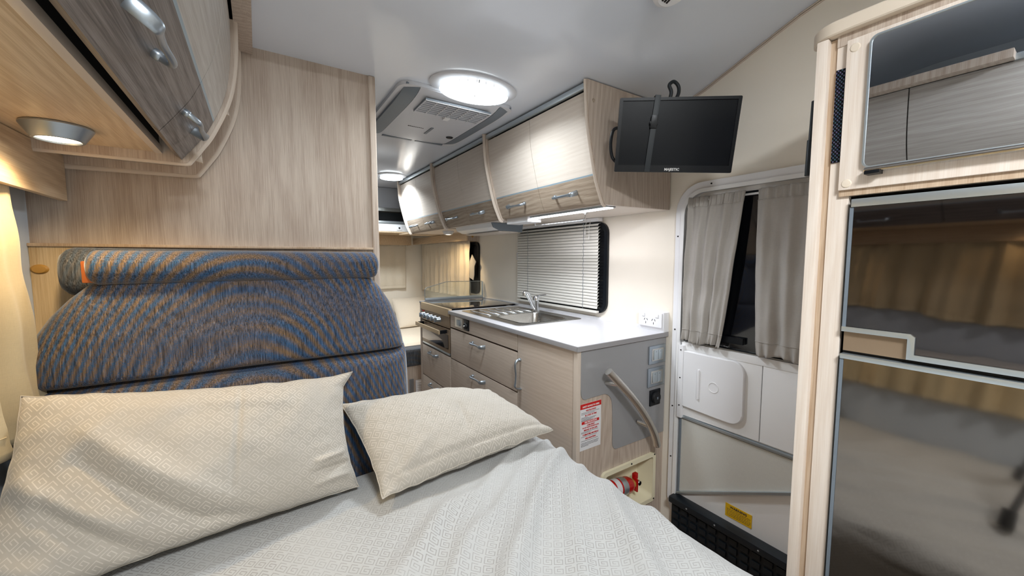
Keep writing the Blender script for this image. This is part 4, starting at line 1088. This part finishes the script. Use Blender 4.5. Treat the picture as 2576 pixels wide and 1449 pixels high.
tv['_local'] = 1
text('MAJESTIC', .0115, 'whiteink', tv, (.0, -.0045, -h_+.009), (1, 0, 0), (0, 0, 1), 'brand_lettering', bold=.0003)
bm = newbm(); box(bm, -.084, -.066, -.0065, -.0045, -h_-.002, h_+.002, .0005); box(bm, -.084, -.066, -.0065, .034, h_+.001, h_+.003); box(bm, -.084, -.066, -.0065, .034, -h_-.003, -h_-.001)
# the strap leans a little
bmesh.ops.transform(bm, matrix=Matrix.Rotation(math.radians(3.0), 4, 'Y'), verts=bm.verts)
st = lo(bm, 'webbing_strap', 'navy')
bm = newbm(); box(bm, -.087, -.065, -.012, -.0065, .018, .060, .003); box(bm, -.090, -.062, -.011, -.007, .030, .040, .002); bmesh.ops.transform(bm, matrix=Matrix.Rotation(math.radians(3.0), 4, 'Y'), verts=bm.verts)
lo(bm, 'buckle', 'black', st)
lo(bx(-.045, .045, .032, .055, -.045, .045, b=.004), 'mount_plate', 'black')
bm = newbm(); tube(bm, [(0, .05, 0), (.0, .18, .0), (.0, .318, .0)], .012, 10); lo(bm, 'bracket_arm', 'black')
cp2 = curve([(-.03, .03, h_-.02), (-.022, .035, h_+.02), (-.03, .04, h_+.045), (-.015, .05, h_+.058), (.002, .055, h_+.045), (.004, .05, h_+.02), (-.01, .04, h_-.01)], 8)
lo(tube(newbm(), cp2, .006, 10), 'cable_loop', 'navy')
cp2 = curve([(-w_+.01, .025, .03), (-w_-.012, .030, .022), (-w_-.018, .032, -.02), (-w_-.010, .032, -.065), (-w_+.006, .03, -.085)], 8)
lo(tube(newbm(), cp2, .0055, 10), 'cable_loop', 'black')

# ================================================================== ENTRY DOOR
dr = bpy.data.objects.new('door_1', None); C.objects.link(dr); dr.location = (WX, .69, .1); dr['kind'] = 'structure'
DO = rrect(.70, .795, .64, 1.475, .115, 10); DI = rrect(.70, .795, .555, 1.39, .085, 10)
bm = newbm(); ring_frame(bm, DO, DI, fX, WX-.014, WX); obj('outer_frame', bm, 'white', dr)
bm = newbm(); ring_frame(bm, rrect(.70, .795, .585, 1.42, .095, 10), rrect(.70, .795, .555, 1.39, .085, 10), fX, WX-.022, WX-.013); obj('inner_frame', bm, 'offwhite', dr)
obj('leaf', bx(WX-.004, WX-.0005, .42, .98, .10, 1.49), 'offwhite', dr)
WZ0, WZ1 = .880, 1.468
bm = newbm(); prism(bm, [(.428, WZ0), (.965, WZ0)]+[(.965, 1.40)]+arc(.895, 1.398, .07, 0, 90, 8)+[(.428, WZ1)], fX, WX-.008, WX-.003); obj('pane', bm, 'nightpane', dr)
bm = newbm(); tube(bm, [(WX-.010, .428, WZ0), (WX-.010, .965, WZ0), (WX-.010, .965, 1.40)]+[(WX-.010, y, z) for y, z in arc(.895, 1.398, .07, 0, 90, 8)]+[(WX-.010, .428, WZ1)], .004, 8); obj('window_seal', bm, 'black', dr)
obj('window_catch', bx(WX-.026, WX-.008, .72, .80, .905, .930, b=.003), 'black', dr)
obj('rail', bx(WX-.016, WX-.004, .428, .972, .842, .872, b=.002), 'offwhite', dr)
ht = obj('hatch_panel', prism(newbm(), [(.970, .852), (.655, .862), (.655, .560), (.970, .555)], fX, WX-.014, WX-.004, .002), 'offwhite', dr)
rp = [(.952, .832), (.790, .842)]+arc(.760, .792, .046, 80, 0, 8)[::1]
rp = [(.955, .600), (.955, .838), (.775, .838)]+[(y, z) for y, z in arc(.755, .795, .045, 90, 180, 8)]+[(.710, .640)]+[(y, z) for y, z in arc(.755, .640, .045, 180, 270, 8)]+[(.800, .595)]
bm = newbm(); prism(bm, rp, fX, WX-.028, WX-.012, .005, 3); obj('raised_lid', bm, 'white', ht)
obj('finger_slot', prism(newbm(), rrect(.884, .712, .009, .125, .004), fX, WX-.034, WX-.026, .002), 'white', ht)
bm = newbm(); ring_frame(bm, rrect(.822, .716, .042, .042, .021), rrect(.822, .716, .037, .037, .0185), fX, WX-.0295, WX-.027); obj('embossed_ring', bm, 'offwhite', ht)
obj('side_strip', bx(WX-.030, WX-.012, .955, .978, .545, .860, b=.004), 'white', ht)
for z in (.84, .72, .60): obj('screw', lathe(newbm(), [(0, -.003), (.0025, -.002), (.003, 0)], (WX-.030, .966, z), 8, 'X'), 'dark', ht)
obj('hatch_panel', bx(WX-.014, WX-.004, .425, .652, .560, .864, b=.002), 'offwhite', dr)
obj('screen_top_rail', bx(WX-.018, WX-.004, .425, .975, .542, .554, b=.003), 'alu', dr)
bm = newbm(); prism(bm, [(.966, .536), (.966, .208), (.428, .482), (.428, .536)], fX, WX-.010, WX-.006); obj('fly_screen', bm, 'mesh', dr)
bm = newbm(); prism(bm, [(.970, .196), (.970, .207), (.426, .487), (.426, .476)], fX, WX-.022, WX-.006, .002); obj('screen_bottom_bar', bm, 'alu', dr)
obj('screen_side_rail', bx(WX-.016, WX-.006, .964, .972, .20, .54, b=.001), 'greyac', dr)
wn = obj('warning_label', bx(WX-.0056, WX-.004, .668, .766, .212, .264), 'yellow', dr, label='yellow warning label with small print')
text('WARNING', .013, 'ink', wn, (WX-.0062, .717, .254), (0, -1, 0), (0, 0, 1), 'lettering', bold=.0002)
bm = newbm(); random.seed(11)
for k in range(5):
    y = .76
    while y > .676:
        l_ = random.uniform(.003, .009); box(bm, WX-.0062, WX-.0056, y-l_, y, .2435-k*.006, .2448-k*.006); y -= l_+.002
stuff(obj('small_print', bm, 'ink', wn))
for y, z in ((1.008, 1.32), (1.008, .92), (1.008, .58), (1.008, .35), (.87, 1.520)): obj('screw', lathe(newbm(), [(0, -.003), (.003, -.002), (.0035, 0)], (WX-.014, y, z), 8, 'X'), 'dark', dr)
# step trim
stp = thing('step_well', 'dark ribbed plastic step at the foot of the entry door', 'step', (WX-.05, .69, 0))
obj('riser', bx(WX-.030, WX-.015, .40, .985, 0, .165, b=.002), 'navy', stp)
obj('top_lip', bx(WX-.055, WX-.004, .40, .985, .165, .192, b=.006), 'navy', stp)
for r_ in range(4):
    for c_ in range(14): obj('tread_block', bx(WX-.037, WX-.029, .415+c_*.041, .445+c_*.041, .025+r_*.034, .048+r_*.034, b=.003), 'navy', stp)
for y in (.52, .62, .78, .90): obj('screw', lathe(newbm(), [(0, -.002), (.003, -.001), (.004, 0)], (WX-.055, y, .178), 8, 'X'), 'satin', stp)
# door curtains on wires
rd = thing('curtain_rod', 'thin white rod carrying the two door curtains', 'rod', (WX-.03, .7, 1.46)); obj('rod', cyl(newbm(), (WX-.022, .43, 1.458), (WX-.022, .955, 1.458), .004), 'white', rd)
def dcurt(label, top0, top1, bot0, bot1, seed, lam):
    t = thing('door_curtain', label, 'curtain', (WX-.03, (top0+top1)/2, .9), 'taupe curtains on the entry door')
    def fn(u, v):
        a = v**.75; y0 = bot0+(top0-bot0)*a; y1 = bot1+(top1-bot1)*a; y = y0+(y1-y0)*u; z = .882+.590*v
        g = u*abs(top1-top0)/lam*2*math.pi
        d = .0065*(math.sin(g+seed+v*1.2)+.5*math.sin(g*1.7+seed*3-v*2))*(.8+.3*(1-v))+.006*noise.noise(Vector((u*4, v*7, seed)))
        if v > .93: d += .004*math.sin(g*3.2+seed)
        if v < .09: d += .005*math.sin(g*2.4+seed)*(1-v/.09); z += .006*math.sin(u*9+seed)*(1-v/.09)
        return Vector((WX-.036-d-.010*math.sin(math.pi*v), y, z))
    bm = newbm(); grid(bm, 110, 70, fn); o = obj('cloth', bm, 'curtain', t, normals=False); md = o.modifiers.new('thickness', 'SOLIDIFY'); md.thickness = .0015
    for vv in (.93, .085):
        bm = newbm(); tube(bm, [fn(i/70, vv)+Vector((-.0012, 0, 0)) for i in range(71)], .001, 5); obj('gathered_seam', bm, 'curtain', t)
dcurt('taupe door curtain swept left, nearest the television', .945, .728, .958, .800, 1.2, .052)
dcurt('taupe door curtain hanging straight, beside the fridge surround', .690, .470, .672, .480, 4.1, .075)

# ================================================================== FRIDGE SURROUND
FF = 1.0
fc = thing('fridge_surround', 'tall pale oak cabinet surrounding the fridge and the mirror door', 'cabinet', (1.25, 0, 0))
obj('side_panel', bx(FF+.020, WX-.004, .344, .360, 0, 1.675), 'oakfridge', fc)
obj('edge_post', bx(FF-.004, FF+.024, .342, .362, 0, 1.676, b=.003), 'oakfridge', fc)
obj('recess_strip', bx(FF+.012, FF+.022, .330, .342, 0, 1.675), 'oakedge', fc)
bm = newbm(); box(bm, FF+.008, FF+.022, .296, .330, 0, 1.675, .001); obj('face_stile', bm, 'oakfridge', fc)
obj('speaker_grille', bx(FF+.005, FF+.009, .301, .329, 1.425, 1.610), 'grille', fc, label='dark perforated metal grille strip')
obj('upper_face', bx(FF-.004, FF+.012, -.45, .311, 1.366, 1.658, b=.002), 'oakfridge', fc)
obj('top_face', bx(FF+.006, FF+.02, -.45, .33, 1.655, 1.678), 'oakv', fc)
obj('bottom_face', bx(FF+.002, FF+.018, -.45, .311, 1.354, 1.366), 'oakedge', fc)
for z in (1.640, 1.378): obj('cover_cap', lathe(newbm(), [(0, -.002), (.007, -.0015), (.0085, 0)], (FF-.004, .298, z), 20, 'X'), 'capcol', fc)
# top with a rounded corner and pale edge
tpl = [(WX-.004, .365), (FF+.05, .372)]+arc(FF+.045, .327, .055, 90, 180, 10)[1:]+[(FF-.012, .30), (FF-.012, -.45), (WX-.004, -.45)]
obj('top_board', prism(newbm(), tpl, fZ, 1.677, 1.704, .006, 3), 'capcol', fc)
obj('carcass', bx(FF+.06, WX-.004, -.45, .343, 0, 1.35), 'dark', fc); obj('upper_carcass', bx(FF+.03, WX-.004, -.45, .343, 1.352, 1.674), 'dark', fc)
obj('far_stile', bx(FF+.008, FF+.022, -.46, -.26, 0, 1.675), 'oakfridge', fc)
md_ = thing('mirror_cupboard_door', 'mirror-fronted flap door with chrome lower edge above the fridge', 'door', (FF-.01, .0, 1.4))
obj('mirror_pane', prism(newbm(), rrect(-.008, 1.525, .560, .242, .012), fX, FF-.011, FF-.0045), 'mirror', md_)
bm = newbm(); ring_frame(bm, rrect(-.008, 1.525, .564, .246, .013), rrect(-.008, 1.525, .558, .240, .011), fX, FF-.013, FF-.0045); obj('chrome_edge', bm, 'alu', md_)
obj('lower_rail', bx(FF-.022, FF-.004, -.288, .268, 1.393, 1.402, b=.003), 'chrome', md_); obj('corner_clip', bx(FF-.026, FF-.003, .244, .266, 1.388, 1.395, b=.001), 'black', md_)
fr = thing('fridge', 'tall fridge freezer with dark mirror doors and silver trims', 'fridge', (1.25, .03, 0))
obj('casing', bx(FF+.012, FF+.058, -.25, .290, .02, 1.348), 'black', fr)
fz = obj('freezer_door', prism(newbm(), [(.286, 1.330), (.286, 1.090), (.196, 1.090), (.192, 1.050), (-.25, 1.050), (-.25, 1.330)], fX, FF-.002, FF+.012, .002), 'freezer', fr)
obj('top_trim', bx(FF-.006, FF+.012, -.25, .288, 1.330, 1.346, b=.002), 'alu', fz)
obj('side_trim', bx(FF-.003, FF+.012, .284, .290, 1.09, 1.330), 'greyac', fz)
bm = newbm(); prism(bm, [(.290, 1.080), (.290, 1.090), (.190, 1.090), (.183, 1.084), (.183, 1.052), (-.25, 1.052), (-.25, 1.042), (.193, 1.042), (.193, 1.080)], fX, FF-.006, FF+.012, .001); obj('stepped_trim', bm, 'alu', fz)
obj('handle_recess', bx(FF+.004, FF+.012, .193, .288, 1.040, 1.080), 'hobpanel', fz)
fd = obj('fridge_door', bx(FF-.002, FF+.012, -.25, .286, .10, 1.024, b=.002), 'fridgeg', fr)
obj('door_top_trim', bx(FF-.006, FF+.012, -.25, .290, 1.024, 1.034, b=.002), 'alu', fd); obj('side_trim', bx(FF-.003, FF+.012, .284, .290, .1, 1.024), 'greyac', fd)
# folded fly-screen arm beside the surround
ha = thing('folding_rod', 'black folded rod mounted on the wall beside the fridge surround', 'rod', (1.06, .372, 1.48))
obj('rod', cyl(newbm(), (1.035, .378, 1.412), (1.045, .378, 1.575), .0055, b=.001), 'navy', ha); obj('sleeve', cyl(newbm(), (1.036, .378, 1.412), (1.0395, .378, 1.49), .0075, b=.001), 'navy', ha)
obj('mount', bx(1.03, 1.05, .361, .374, 1.48, 1.50), 'black', ha)
# tripod whose leg is mirrored in the fridge door
tr = thing('tripod', 'black camera tripod leg standing on the bed, seen mirrored in the fridge door', 'tripod', (0, 0, .62))
obj('column', cyl(newbm(), (-.01, -.02, 1.16), (-.01, -.02, .92), .014), 'blackmat', tr)
for a, r0 in ((15, .50), (135, .24), (255, .30)):
    c_, s_ = math.cos(math.radians(a)), math.sin(math.radians(a))
    lg = obj('leg', cyl(newbm(), (-.01+.02*c_, -.02+.02*s_, 1.08), (-.01+r0*c_, -.02+r0*s_, .64), .011, .009), 'blackmat', tr)
    obj('foot', cyl(newbm(), (-.01+(r0-.012)*c_, -.02+(r0-.012)*s_, .668), (-.01+(r0+.006)*c_, -.02+(r0+.006)*s_, .617), .016, .018, b=.003), 'blackmat', lg)
del tv['_local']
